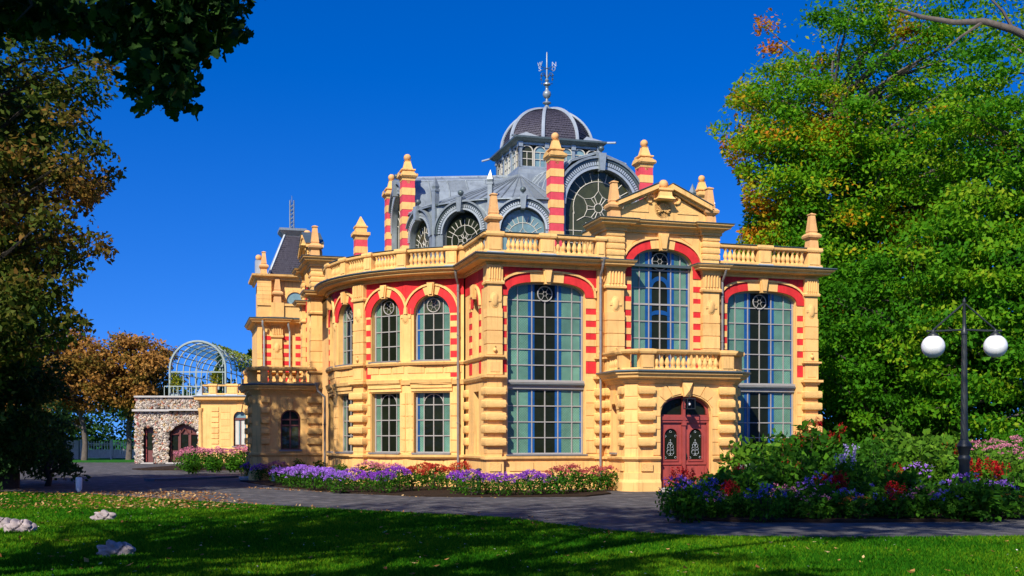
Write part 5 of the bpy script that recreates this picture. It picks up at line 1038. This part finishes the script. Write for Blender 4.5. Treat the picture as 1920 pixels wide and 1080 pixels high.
Fy = T((0, 74.5, 0)); x0, x1 = -20.7, -16.2; wa = arch(-18.1, .43, 3.1, .45, 14)
yw = obj('wall', panel(MB(), x0, x1, 0, 4.2, [(1.22, wa)], .3).box(x0, x0 + .02, 0.01, 6, 0, 4.2), CREAM, yp, Fy)
obj('corner_column', MB().lathe([(.2, 0), (.2, .9), (.15, 1.0), (.14, 3.5), (.2, 3.6), (.2, 3.75)], 12, (x0 - .02, .05, 0)), CREAMB, yp, Fy, smooth=40)
for k in range(7): obj('cream_block', shared(('cream_block', 'yp'), lambda: MB().box(-.24, .24, -.05, .02, .02, .3), CREAMB), None, yw, Fy @ T((-19.75, 0, 1.35 + k * .36)))
for k in range(6): obj('cream_block', shared(('cream_block', 'yq'), lambda: MB().box(-.3, .3, -.02, .02, .01, .42), CREAMB), None, yw, Fy @ T((-19.05, 0, 1.2 + k * .45)))
obj('plinth_ledge', MB().box(x0 - .05, x1, -.08, .02, 1.02, 1.12), CREAMB, yp, Fy)
for xm in (-19.7, -18.9, -17.9): obj('plinth_panel', MB().box(xm - .3, xm + .3, -.03, .01, .5, .9), CREAMB, yw, Fy)
obj('keystone', MB().prism([(-18.2, 3.5), (-18.0, 3.5), (-17.92, 4.0), (-18.28, 4.0)], -.08, .02), CREAMB, yw, Fy)
ywn = obj('arched_window', MB().box(-18.53, -18.47, .18, .24, 1.25, 3.2).box(-17.73, -17.67, .18, .24, 1.25, 3.2).box(-18.13, -18.07, .18, .24, 1.25, 2.95).box(-18.5, -17.7, .14, .26, 2.95, 3.1).box(-18.5, -17.7, .16, .24, 1.22, 1.32), DOORB, yp, Fy)
obj('pane', MB().prism([(-18.5, 3.1), (-17.7, 3.1)] + wa[::-1], .2, .21), SKYG, ywn, Fy)
for xx in (-18.47, -18.07): obj('pane', MB().box(xx, xx + .36, .21, .22, 1.3, 2.95), SKYG, ywn, Fy); obj('curtain', MB().box(xx + .03, xx + .26, .195, .208, 1.32, 2.93), CURT, ywn, Fy)
obj('sill', MB().box(-18.62, -17.58, -.1, .25, 1.14, 1.22), PIPE, ywn, Fy)
obj('cornice', MB().sweep([(-.02, 4.1), (.06, 4.12), (.1, 4.22), (.34, 4.3), (.36, 4.4), (.42, 4.5), (-.02, 4.52)], [(x0, 5), (x0, 0), (x1, 0)]), CREAMB, yp, Fy); obj('gutter', MB().sweep([(-.02, 4.523), (.46, 4.523), (.46, 4.58), (-.02, 4.64)], [(x0, 5), (x0, 0), (x1, 0)]), LEADL, yp, Fy)
balustrade([(x0, 3), (x0 + .25, .05), (x1, .05)], 4.64, [((-18.2, .05), (-17.2, .05), 5)], [(-19.9, .1, 0, .25), (-18.6, .1, 0, .35), (-16.9, .1, 0, .25)], yp, M=Fy)
obj('roof', MB().box(x0, x1, .1, 8, 4.3, 4.5), LEADD, yp, Fy); obj('lead_upstand', MB().add([(x0 - .3, -.1, 4.6), (x0 + .1, -.1, 4.6), (x0 + .1, -.1, 5.25), (x0 - .1, 1.5, 5.1), (x0 - .3, 1.5, 4.6)], [(0, 1, 2), (0, 2, 3, 4)]), LEADL, yp, Fy)
# ---- barrel-vaulted glass arbour on the pavilion roofs
ab = obj('glass_arbour', None, None, None, T((-21.6, 76.6, 4.62)), 'barrel vaulted pale steel glass arbour on the pavilion roof', 'arbour')
hwA, zsA = 1.9, 6.5; d_ = Vector((.52, .85, 0)).normalized(); Ma = T((-21.6, 77.0, 0)) @ Rz(.03)
for k in range(9):
    y = k * 1.75; ap = [(-hwA, y, 4.62)] + [(x, y, z) for x, z in arch(0, hwA, zsA, hwA, 18)] + [(hwA, y, 4.62)]
    obj('rib', MB().tube(ap, .085 if k == 0 else .05, 6), STEEL, ab, Ma, smooth=50)
    if k == 0: obj('tie_bar', MB().box(-hwA, hwA, -.03, .03, 6.25, 6.33), STEEL, ab, Ma)
for x, z in [(-hwA, 5.5), (hwA, 5.5), (-hwA, 6.3), (hwA, 6.3)] + arch(0, hwA, zsA, hwA, 12)[1:-1]: obj('purlin', MB().tube([(x, 0, z), (x, 14, z)], .035, 4), STEEL, ab, Ma)
for s, zz in ((-1, 4.62), (1, 4.62)): obj('glazing_bars', MB().box(-hwA + .95, -hwA + 1.0, 3.4, 3.45, 4.62, 8.2).box(hwA - 1.0, hwA - .95, 3.4, 3.45, 4.62, 8.2) if s < 0 else MB().tube([(x, 3.4, z) for x, z in arch(0, .8, 6.6, .8, 12)], .04, 5), STEEL, ab, Ma)
def glz():
    m = bpy.data.materials.new('arbour_glass'); m.use_nodes = True; nt = m.node_tree; b = nt.nodes['Principled BSDF']; b.inputs['Roughness'].default_value = .1; b.inputs['Base Color'].default_value = (.5, .6, .65, 1); b.inputs['Alpha'].default_value = .5; return m
ARG = glz(); aa = arch(0, hwA, zsA, hwA, 8)
for k in range(1, 8):
    for i in range(2, 8):
        (xq, zq), (xr, zr) = aa[i], aa[i + 1]
        if random.random() < .95: obj('pane', MB().add([(xq, k * 1.75 + .05, zq), (xr, k * 1.75 + .05, zr), (xr, k * 1.75 + 1.7, zr), (xq, k * 1.75 + 1.7, zq)], [(0, 1, 2, 3)]), ARG, ab, Ma)
for k in range(3, 6):
    av = [(1.72 * math.cos(t), zsA + 1.72 * math.sin(t) - .06 * math.sin(7 * t)) for t in np.linspace(.12, 1.5, 9)]
    obj('pink_blind', MB().add([(x, y, z) for y in (k * 1.75 + .1, k * 1.75 + 1.65) for x, z in av], [(i, i + 1, i + 10, i + 9) for i in range(8)]), AWN, ab, Ma)
for k in (3, 4, 5): obj('red_blind', MB().box(hwA - .04, hwA, k * 1.75 + .15, k * 1.75 + 1.3, 5.0, 6.1), AWN, ab, Ma)
rail = MB().box(-23.7, -20.6, -.03, .03, 5.25, 5.31)
for x in np.arange(-23.7, -20.6, .31): rail.box(x - .02, x + .02, -.02, .02, 4.62, 5.27)
obj('terrace_railing', rail, STEEL, None, T((0, 76.35, 0)), 'low pale steel railing on the roof of the stone pavilion', 'railing')
G_YEL = leaf_mat('yellow_leaf', [(0, (.05, .12, .01)), (.5, (.2, .25, .015)), (1, (.5, .4, .03))], .35)
def potted(x, y, z, h, l):
    r = obj('potted_plant', None, None, None, T((x, y, z)), l, 'plant'); obj('planter', MB().box(x - .3, x + .3, y - .15, y + .15, z, z + .22), STEEL, r, Matrix())
    P = ell(420, (x, y, z + .25 + h / 2), (.45, .4, h / 2), 2); obj('foliage', leaf_mesh('foliage', P, .16, rng.random(420), G_YEL), None, r, Matrix())
potted(-23.1, 77.0, 4.62, 1.5, 'yellow green climber at left front post of the glass arbour'); potted(-20.5, 77.4, 5.1, 1.2, 'yellow green plant in steel planter at right front of the arbour')
vP = np.array([Ma @ Vector((hwA * math.cos(a) * 1.03, y, zsA + hwA * math.sin(a) * 1.03)) for a, y in ((rnd(.05, 1.5), rnd(2.5, 14)) for _ in range(900))])
vr = obj('climbing_vine', leaf_mesh('climbing_vine', vP, .2, rng.random(900) * .8, G_YEL), None, None, Matrix(), 'green vine growing over the right side of the glass arbour', 'vine')
# ---- fence
fn = obj('metal_fence', None, None, None, T((-33, 92, 0)), 'grey metal picket fence and gate behind the far chestnut trunks', 'fence')
for x in (-35.4, -32.9, -29.2): obj('post', MB().box(x - .07, x + .07, 91.9, 92.05, 0, 1.62), GALV, fn, Matrix())
for z in (.25, .75, 1.15, 1.28): obj('rail', MB().box(-35.3, -28.0, 91.95, 92.0, z, z + .05), GALV, fn, Matrix())
pk = MB()
for x in np.arange(-35.2, -28, .22): pk.box(x - .028, x + .028, 91.93, 91.95, .2, 1.5)
obj('pickets', pk, GALV, fn, Matrix(), kind='stuff'); obj('kick_plate', MB().box(-35.2, -28, 92.0, 92.02, .1, .75), GALV, fn, Matrix())
obj('gate_pillar', MB().box(-36.9, -35.5, 91.7, 92.2, 0, 1.55), STEPM, fn, Matrix())

# ------------------------------------------------------------------ flower beds
FL = {}
for n, c in dict(violet=(.32, .07, .58), lavender=(.44, .20, .78), pink=(.68, .24, .34), rose=(.52, .10, .10), brick=(.52, .05, .03), crimson=(.42, .010, .016), white=(.75, .66, .66), orange=(.7, .22, .03), blue=(.12, .10, .48), lilac=(.45, .36, .68)).items():
    r = lambda k: tuple(min(1, a * k) for a in c)
    FL[n] = leaf_mat('petal_' + n, [(0, r(.55)), (.6, r(1.0)), (1, r(1.35))], .3)
G_BED = leaf_mat('bed_leaf', [(0, (.016, .075, .006)), (.5, (.045, .16, .010)), (.85, (.11, .28, .014)), (1, (.20, .34, .02))], .45)
G_LIME = leaf_mat('lime_leaf', [(0, (.04, .12, .01)), (.6, (.11, .25, .015)), (1, (.22, .36, .03))], .4)
PROTO = {}
def plant_mesh(kind, h, r, nl, leaf, gm, fm, style, nf, v):
    key = (kind, v)
    if key in PROTO: return PROTO[key]
    P = ell(nl, (0, 0, h * .46), (r, r, h * .5), 2.2); P = P[P[:, 2] > .02]
    fo = leaf_mesh('foliage', P, leaf * (.7 + .6 * rng.random(len(P))), rng.random(len(P)) * .7 + .1, gm, .7)
    pts = []; sz = []
    if style == 'dome':          # umbels or daisies over the top of the mound
        for _ in range(nf):
            a, q = rnd(0, 6.28), math.sqrt(random.random()); x, y = q * r * math.cos(a), q * r * math.sin(a); z = h * (.62 + .42 * math.sqrt(max(0, 1 - q * q))) + rnd(-.06, .03)
            for _ in range(9): pts.append((x + rnd(-.035, .035), y + rnd(-.035, .035), z + rnd(-.012, .02)))
    elif style == 'umbel':
        for _ in range(nf):
            a, q = rnd(0, 6.28), math.sqrt(random.random()); x, y = q * r * math.cos(a), q * r * math.sin(a); z = h * (.7 + .33 * math.sqrt(max(0, 1 - q * q))) + rnd(-.05, .03)
            for _ in range(22): t = rnd(0, 6.28); w = rnd(0, .085); pts.append((x + w * math.cos(t), y + w * math.sin(t), z + .03 - w * w * 4 + rnd(-.01, .01)))
    elif style == 'plume':
        for _ in range(nf):
            a, q = rnd(0, 6.28), random.random(); x, y = q * r * .8 * math.cos(a), q * r * .8 * math.sin(a); z = h * rnd(.7, 1.0)
            for _ in range(40): f = random.random(); w = .07 * (1 - f); t = rnd(0, 6.28); pts.append((x + w * math.cos(t), y + w * math.sin(t), z - .05 + f * .26))
    elif style == 'spike':
        for _ in range(nf):
            a, q = rnd(0, 6.28), random.random(); x, y = q * r * .7 * math.cos(a), q * r * .7 * math.sin(a); lx, ly = rnd(-.12, .12), rnd(-.12, .12)
            for k in range(26): f = k / 26; pts.append((x + lx * f + rnd(-.02, .02), y + ly * f + rnd(-.02, .02), h * .8 + f * .34))
    elif style == 'tassel':
        for _ in range(nf):
            a, q = rnd(0, 6.28), random.random(); x, y = q * r * .8 * math.cos(a), q * r * .8 * math.sin(a); z = h * rnd(.8, 1.0); dx, dy = rnd(-.1, .1), rnd(-.1, .1)
            for k in range(46): f = k / 46; pts.append((x + dx * math.sin(f * 2) + rnd(-.03, .03), y + dy * math.sin(f * 2) + rnd(-.03, .03), z + .12 * math.sin(f * 3) - f * .55))
    fl = None
    if pts:
        A = np.array(pts); fl = leaf_mesh('blossoms', A, .046 if style == 'dome' else .048, rng.random(len(A)), fm, 1.0)
    st = MB()
    for _ in range(5): a = rnd(0, 6.28); st.tube([(rnd(-.05, .05), rnd(-.05, .05), 0), (r * .4 * math.cos(a), r * .4 * math.sin(a), h * .8)], [.012, .006], 4, cap=False)
    sm = st.mesh('stems'); sm.materials.append(BARKB)
    PROTO[key] = (fo, fl, sm); return PROTO[key]
KINDS = {   # kind: (height, radius, leaves, leaf size, leaf material, petal, style, flower count)
    'violet_aster': (.66, .44, 520, .075, G_BED, 'violet', 'dome', 95), 'lavender_aster': (.66, .46, 480, .075, G_BED, 'lavender', 'dome', 130),
    'pink_sedum': (.7, .42, 300, .1, G_BED, 'pink', 'umbel', 26), 'brick_sedum': (.72, .46, 320, .1, G_BED, 'brick', 'umbel', 44), 'rose_sedum': (.68, .42, 320, .1, G_BED, 'rose', 'umbel', 24),
    'celosia': (.72, .34, 300, .12, G_BED, 'crimson', 'plume', 14), 'salvia': (.95, .3, 340, .11, G_BED, 'lilac', 'spike', 8), 'blue_ageratum': (.58, .4, 420, .09, G_BED, 'blue', 'dome', 22),
    'lilac_aster': (.75, .42, 460, .09, G_BED, 'lavender', 'dome', 20), 'pink_zinnia': (.6, .38, 380, .11, G_BED, 'pink', 'dome', 13), 'marigold': (.42, .36, 380, .08, G_BED, 'orange', 'dome', 12),
    'amaranth': (1.95, .5, 520, .22, G_BED, 'crimson', 'tassel', 8), 'leafy_perennial': (1.5, .6, 700, .17, G_BED, None, '', 0), 'lime_shrub': (1.75, .6, 620, .2, G_LIME, None, '', 0),
    'phlox_shrub': (1.5, .7, 900, .13, G_LIME, 'pink', 'umbel', 20), 'pink_phlox': (1.25, .55, 560, .13, G_BED, 'white', 'dome', 46), 'grassy_clump': (.8, .42, 420, .16, G_BED, None, '', 0)}
NICE = {'violet_aster': 'violet aster clump', 'lavender_aster': 'bright lavender aster clump', 'pink_sedum': 'pink sedum clump', 'brick_sedum': 'brick red sedum clump', 'rose_sedum': 'rosy sedum clump', 'celosia': 'crimson plumed celosia', 'salvia': 'lilac spiked salvia', 'blue_ageratum': 'blue ageratum clump', 'lilac_aster': 'lilac daisy clump', 'pink_zinnia': 'pink zinnia clump', 'marigold': 'orange marigold clump', 'amaranth': 'tall red tasselled amaranth', 'leafy_perennial': 'tall leafy green perennial', 'lime_shrub': 'sunlit lime green shrub', 'phlox_shrub': 'pale pink flowering shrub', 'pink_phlox': 'pale pink dotted bush', 'grassy_clump': 'loose grassy green clump'}
ORD = ['first', 'second', 'third', 'fourth', 'fifth', 'sixth', 'seventh', 'eighth', 'ninth', 'tenth', 'eleventh', 'twelfth', 'thirteenth', 'fourteenth', 'fifteenth', 'sixteenth', 'seventeenth', 'eighteenth', 'nineteenth', 'twentieth'] + ['twenty ' + w for w in ('first', 'second', 'third', 'fourth', 'fifth', 'sixth', 'seventh', 'eighth', 'ninth')] + ['thirtieth'] + ['thirty ' + w for w in ('first', 'second', 'third', 'fourth', 'fifth', 'sixth', 'seventh', 'eighth', 'ninth')]
def bed(items, where, group):
    by = {}
    for it in items: by.setdefault(it[0], []).append(it)
    for k, l in by.items():
        l.sort(key=lambda i: i[1] / i[2])
        for i, (kind, x, y, sc) in enumerate(l):
            h, r, nl, lf, gm, fm, stl, nf = KINDS[kind]
            fo, fl, sm = plant_mesh(kind, h, r, nl, lf, gm, FL.get(fm), stl, nf, i % 3)
            lab = NICE[kind] + ' ' + where if len(l) == 1 else '%s %s from the left %s' % (ORD[i], NICE[kind], where)
            M = T((x, y, .04)) @ Rz(rnd(0, 6.28)) @ Matrix.Diagonal((sc * rnd(.9, 1.1), sc * rnd(.9, 1.1), sc * rnd(.9, 1.12), 1))
            root = obj(kind, None, None, None, M, lab, 'shrub' if 'shrub' in kind else 'flower plant', group)
            obj('foliage', fo, None, root, M); obj('stems', sm, None, root, M)
            if fl is not None: obj('blossoms', fl, None, root, M)
def at(kind, x, y, sc=1): X, Y = gp(x, y); return (kind, X, Y, sc)
A = []
for x, y in ((468, 897), (488, 902), (510, 900), (662, 921), (690, 925), (718, 927), (745, 924), (860, 928), (885, 931), (912, 929), (940, 932), (968, 930), (996, 931), (1020, 928)): A.append(at('violet_aster', x, y, rnd(.92, 1.08)))
for x, y in ((528, 911), (548, 916), (570, 917), (592, 921), (615, 922), (636, 926)): A.append(at('lavender_aster', x, y, rnd(.98, 1.12)))
for x, y in ((518, 903), (690, 912), (712, 911), (736, 913)): A.append(at('pink_sedum', x, y, 1.12))
for x, y in ((772, 922), (792, 914), (815, 921), (838, 916), (868, 913), (900, 914), (930, 915)): A.append(at('brick_sedum', x, y, rnd(1, 1.15)))
for x, y in ((1046, 929), (1070, 926), (1095, 925), (1120, 922), (1140, 920)): A.append(at('rose_sedum', x, y, rnd(1.05, 1.2)))
for x, y in ((560, 903), (600, 905), (640, 907), (672, 905)): A.append(at('leafy_perennial', x, y, .55))
bed(A, 'in the long bed below the hall', 'plants in the long bed below the hall')
A = []
for x, y in ((345, 884), (358, 885), (374, 882), (392, 880), (410, 881), (430, 880), (448, 881), (462, 880)): A.append(at('pink_sedum', x, y, 1.5))
for x, y in ((362, 889), (400, 886), (440, 886)): A.append(at('grassy_clump', x, y, 1.0))
bed(A, 'in the bed before the yellow pavilion', 'plants before the yellow pavilion')
A = []
LOW = ['marigold', 'pink_zinnia', 'blue_ageratum', 'pink_zinnia', 'lilac_aster', 'grassy_clump', 'leafy_perennial', 'celosia', 'grassy_clump']
MID = ['celosia', 'lilac_aster', 'blue_ageratum', 'leafy_perennial', 'grassy_clump', 'leafy_perennial', 'celosia', 'pink_phlox']
TALL = ['leafy_perennial', 'amaranth', 'pink_phlox', 'leafy_perennial', 'amaranth', 'lime_shrub']
r5 = random.Random(5)
for rowy, pool, step, x0, x1, sc in ((977, LOW, 27, 1264, 1915, 1.0), (967, LOW, 34, 1262, 1905, 1.0), (957, MID, 36, 1285, 1915, 1.08), (947, MID, 40, 1310, 1915, 1.18), (938, TALL, 38, 1395, 1800, .98), (929, TALL, 40, 1420, 1800, 1.05), (921, TALL, 42, 1480, 1790, 1.08)):
    x = x0
    while x < x1:
        k = r5.choice(pool); q = sc * r5.uniform(.85, 1.2)
        if k == 'leafy_perennial' and pool is LOW: q *= .42
        if k == 'leafy_perennial' and pool is MID: q *= .72
        if k == 'pink_phlox' and pool is MID: q *= .75
        if k in ('leafy_perennial', 'amaranth', 'pink_phlox') and x < 1430 and pool is not LOW: q *= .8
        if x > 1700 and k == 'leafy_perennial' and pool is TALL: k = 'lime_shrub'
        A.append(at(k, x + r5.uniform(-9, 9), rowy + r5.uniform(-3.5, 3.5), q)); x += step * r5.uniform(.8, 1.2)
for x, y in ((1582, 955), (1598, 953)): A.append(at('salvia', x, y, 1.3))
for x, y in ((1852, 936), (1905, 932), (1880, 945), (1840, 927), (1890, 925)): A.append(at('phlox_shrub', x, y, r5.uniform(.95, 1.15)))
for x, y in ((1735, 944), (1772, 938), (1790, 930)): A.append(at('lime_shrub', x, y, r5.uniform(.95, 1.15)))
A = [i for i in A if not (abs(i[1] - 10.1) < .28 and abs(i[2] - 25) < .3)]
bed(A, 'in the round bed before the porch', 'plants in the round bed before the porch')
# ------------------------------------------------------------------ lamp post
lx, ly = px(1808, 820, 25)[0], 25.0
lp = obj('lamp_post', None, None, None, T((lx, ly, 0)), 'twin globe lamp post of dark iron in the round bed', 'street lamp'); Ml = T((lx, ly, 0))
obj('base', MB().lathe([(.15, 0), (.15, .25), (.12, .32), (.112, 1.25), (.135, 1.3), (.135, 1.36), (.105, 1.4), (.14, 1.55), (.165, 1.6), (.14, 1.66), (.09, 1.74)], 16), IRON, lp, Ml, smooth=40)
sh = MB(); n = 14; tw = []
ring = []
for i in range(70):
    z = 1.7 + 2.45 * i / 69; tpr = .078 - .024 * i / 69; ring.append((z, tpr))
vs = []; fs = []
for i, (z, r_) in enumerate(ring):
    for k in range(24):
        a = 2 * math.pi * k / 24; rr = r_ * (1 + .1 * math.cos(6 * a + z * 26)); vs.append((rr * math.cos(a), rr * math.sin(a), z))
for i in range(len(ring) - 1):
    for k in range(24): k2 = (k + 1) % 24; fs.append((i * 24 + k, i * 24 + k2, i * 24 + 24 + k2, i * 24 + 24 + k))
obj('twisted_shaft', MB().add(vs, fs), IRON, lp, Ml, smooth=60)
obj('mast', MB().lathe([(.07, 4.1), (.075, 4.16), (.05, 4.2), (.04, 4.3), (.03, 4.8), (.045, 4.83), (.02, 4.88), (.001, 4.92)], 10), IRON, lp, Ml, smooth=40)
GLOBE = mat('opal_glass', (.80, .81, .82), .22, .12, 9, .15, 0, 1, .5)
Mr = Ml @ Rz(-.06)
for s in (-1, 1):
    obj('cross_arm', MB().tube([(0, 0, 4.2), (s * .35, 0, 4.185), (s * .78, 0, 4.17)], .022, 6).lathe([(.001, -.04), (.04, 0), (.001, .04)], 8, (s * .8, 0, 4.17)), IRON, lp, Mr)
    obj('stay_rod', MB().tube([(0, 0, 4.8), (s * .68, 0, 4.2)], .02, 6), IRON, lp, Mr)
    g = obj('lamp_globe', MB().lathe([(.255 * math.sin(t) + .001, -.255 * math.cos(t)) for t in np.linspace(0, math.pi, 20)], 28, (s * .68, 0, 3.83)), GLOBE, lp, Mr, smooth=80)
    obj('globe_cap', MB().lathe([(.12, 4.06), (.11, 4.1), (.05, 4.14), (.03, 4.2)], 12, (s * .68, 0, 0)), IRON, g, Mr, smooth=40)
# ------------------------------------------------------------------ small things
Mq = F(.02, -15.25)
ln = obj('wall_lantern', MB().box(-.15, .15, -.15, .15, 2.74, 2.77).box(-.16, .16, -.16, .16, 3.08, 3.11), IRON, None, Mq, 'small square glass lantern hanging above the porch door', 'lantern')
for sx in (-1, 1):
    for sy in (-1, 1): obj('lantern_bar', MB().box(sx * .14 - .012, sx * .14 + .012, sy * .14 - .012, sy * .14 + .012, 2.77, 3.08), IRON, ln, Mq)
obj('lantern_hanger', MB().tube([(0, 0, 3.1), (0, 0, 3.2), (0, .3, 3.22)], .015, 5), IRON, ln, Mq); obj('bulb', MB().lathe([(.001, -.05), (.04, -.03), (.045, .02), (.02, .07), (.001, .1)], 8, (0, 0, 2.9)), GLOBE, ln, Mq, smooth=60)
wp_ = gp(148, 922); obj('white_post', MB().lathe([(.06, 0), (.07, .04), (.1, .08), (.105, .46), (.09, .48), (.001, .485)], 14, (wp_[0], wp_[1], 0)), WHITE, None, Matrix(), 'short white marker post at the lawn edge', 'post', smooth=40)
for (x, y, h, lab, m) in ((898, 927, .78, 'black garden bollard light among the asters before the hall', IRON), (513, 904, .62, 'grey bollard light in front of the left porch', STEEL), (462, 893, .5, 'small dark bollard light at the corner by the yellow pavilion', IRON)):
    X, Y = gp(x, y); b = obj('bollard_light', MB().lathe([(.09, 0), (.09, .03), (.07, .05), (.07, h - .2), (.085, h - .19), (.085, h - .16), (.06, h - .15)], 12, (X, Y, .04)), m, None, Matrix(), lab, 'bollard', 'bollard lights by the hall', smooth=40)
    obj('lamp_head', MB().lathe([(.055, h - .15), (.055, h - .06), (.1, h - .05), (.06, h), (.001, h + .01)], 12, (X, Y, .04)), m, b, Matrix(), smooth=40)
obj('stone_slab', MB().box(-.35, .35, -2.2, 2.2, .008, .1), FLAG, None, T((*gp(362, 899), 0)) @ Rz(-.62), 'grey stone slab lying at the bed corner by the path', 'slab')
ROCK = mat('pinkish_rock', (.36, .30, .29), .85, .35, 7, 0, .8, 22, .25)
def rock(x, y, w, lab, seed):
    X, Y = gp(x, y); r_ = random.Random(seed); L = []
    mb = MB(); nu, nv = 64, 34; ph = r_.uniform(0, 6); vs = []; fs = []
    for i in range(nv + 1):
        t = math.pi * i / nv
        for k in range(nu):
            a = 2 * math.pi * k / nu; ux, uy, uz = math.sin(t) * math.cos(a), math.sin(t) * math.sin(a), math.cos(t)
            q = .92 + .3 * abs(math.sin(4.2 * ux + 2.2 * uz + ph)) - .32 * math.exp(-(math.sin(3.1 * ux - 2.6 * uz + 1.7 * uy + ph * 1.3) / .16) ** 2) + .06 * math.sin(9 * uz + 5 * ux + ph) - .22 * math.exp(-(math.sin(5 * ux + 3.2 * uz + ph * 2) / .14) ** 2)
            vs.append((ux * w * .5 * q, uy * w * .36 * q, max(-.02, uz * w * .3 * q + w * .13)))
    for i in range(nv):
        for k in range(nu): k2 = (k + 1) % nu; fs.append((i * nu + k, i * nu + k2, i * nu + nu + k2, i * nu + nu + k)[::-1])
    obj('carved_rock', mb.add(vs, fs), ROCK, None, T((X, Y, 0)) @ Rz(r_.uniform(-.3, .3)), lab, 'rock', 'knotted rocks on the lawn', smooth=60)
rock(216, 1043, .5, 'knotted grey rock nearest the viewer on the dark lawn', 1); rock(195, 976, .46, 'knotted grey rock at the edge of the sunlit lawn strip', 2); rock(38, 998, .54, 'right one of the two knotted rocks at the left edge', 3); rock(4, 992, .5, 'left one of the two knotted rocks, cut by the frame', 4)
# ------------------------------------------------------------------ grass blades, fallen leaves, daisies
def inside(P, poly):
    x, y = P[:, 0], P[:, 1]; c = np.zeros(len(P), bool); n = len(poly); j = n - 1
    for i in range(n):
        xi, yi = poly[i]; xj, yj = poly[j]; c ^= ((yi > y) != (yj > y)) & (x < (xj - xi) * (y - yi) / (yj - yi + 1e-12) + xi); j = i
    return c
G_BLADE = leaf_mat('grass_blade', [(0, (.010, .08, .003)), (.5, (.036, .165, .005)), (1, (.16, .28, .008))], .35, .7, .03)
lawn_poly = [(-60, 10)] + near + [(60, 10)]
N = 420000; u = rng.random(N); Y = 13.4 * (36.5 / 13.4) ** u; X = (rng.random(N) * 2 - 1) * (Y * .60); P = np.stack([X, Y, np.zeros(N)], 1); P = P[inside(P, lawn_poly)]
def blades(P, h):
    n = len(P); a = rng.random(n) * 6.28; w = .006 + .0006 * P[:, 1]; ln = (rng.normal(size=(n, 2)) * .45) * h[:, None]; V = np.zeros((n, 3, 3))
    V[:, 0] = P; V[:, 1] = P; V[:, 2] = P; V[:, 0, 0] -= np.cos(a) * w; V[:, 0, 1] -= np.sin(a) * w; V[:, 1, 0] += np.cos(a) * w; V[:, 1, 1] += np.sin(a) * w; V[:, 2, 2] = h; V[:, 2, :2] += ln
    me = bpy.data.meshes.new('grass'); me.vertices.add(n * 3); me.vertices.foreach_set('co', V.astype(np.float32).ravel()); me.loops.add(n * 3); me.loops.foreach_set('vertex_index', np.arange(n * 3, dtype=np.int32)); me.polygons.add(n); me.polygons.foreach_set('loop_start', (np.arange(n) * 3).astype(np.int32)); me.update(calc_edges=True)
    pat = .5 + .25 * np.sin(P[:, 0] * 1.1 + np.sin(P[:, 1] * .7)) * np.sin(P[:, 1] * .9); at_ = me.attributes.new('tint', 'FLOAT', 'FACE'); at_.data.foreach_set('value', np.clip(pat + rng.normal(size=n) * .2, 0, 1).astype(np.float32)); me.materials.append(G_BLADE); return me
edge = [np.array(a) + (np.array(b) - np.array(a)) * t for a, b in zip(near[2:-2], near[3:-1]) for t in rng.random(900)]
E_ = np.array(edge) + rng.normal(size=(len(edge), 2)) * .07; P = np.concatenate([P, np.c_[E_, np.zeros(len(E_))]])
obj('grass', blades(P, .035 + .04 * rng.random(len(P))), None, None, Matrix(), 'short green lawn grass in front of the path', 'grass', None, 'stuff')
G_FALL = leaf_mat('fallen_leaf', [(0, (.16, .06, .02)), (.4, (.34, .14, .04)), (.75, (.5, .27, .09)), (1, (.62, .45, .22))], .15)
n = 2100; Y = 27.5 + 9 * rng.random(n); X = -9.0 - rng.gamma(2.0, 2.1, n) + (36 - Y) * .35; P1 = np.stack([X, Y, np.full(n, .055)], 1)
n2 = 420; Y = 14 * (40 / 14) ** rng.random(n2); X = (rng.random(n2) * 2 - 1) * Y * .46; P2 = np.stack([X, Y, np.full(n2, .05)], 1); P2 = P2[inside(P2, lawn_poly)]
n3 = 500; t = rng.random(n3); P3 = np.array([np.array(near[i] + (.02,)) + np.array((rng.normal() * .25, rng.normal() * .25, 0)) for i in rng.integers(3, 12, n3)]) + (rng.random((n3, 3)) - .5) * (1.6, .8, 0)
n4 = 300; P4 = np.stack([rng.random(n4) * 9 - 9.5, 33 + rng.random(n4) * 6, np.full(n4, .02)], 1); P4[:, 1] = np.maximum(P4[:, 1], 31.2 - P4[:, 0] * .9); P4 = P4[P4[:, 1] < 41]
P = np.concatenate([P1, P2, P3, P4]); obj('fallen_leaves', leaf_mesh('fallen_leaves', P, .07 + .06 * rng.random(len(P)), rng.random(len(P)), G_FALL, 3.0), None, None, Matrix(), 'dry brown leaves scattered over the left lawn and path edge', 'leaves', None, 'stuff')
n = 130; Y = 14 * (26 / 14) ** rng.random(n); X = (rng.random(n) * 2 - 1) * Y * .46; P = np.stack([X, Y, np.full(n, .07)], 1); P = P[inside(P, lawn_poly)]
obj('daisies', leaf_mesh('daisies', P, .035, rng.random(len(P)), FL['white'], 4.0), None, None, Matrix(), 'tiny white daisies dotted in the lawn', 'flowers', None, 'stuff')
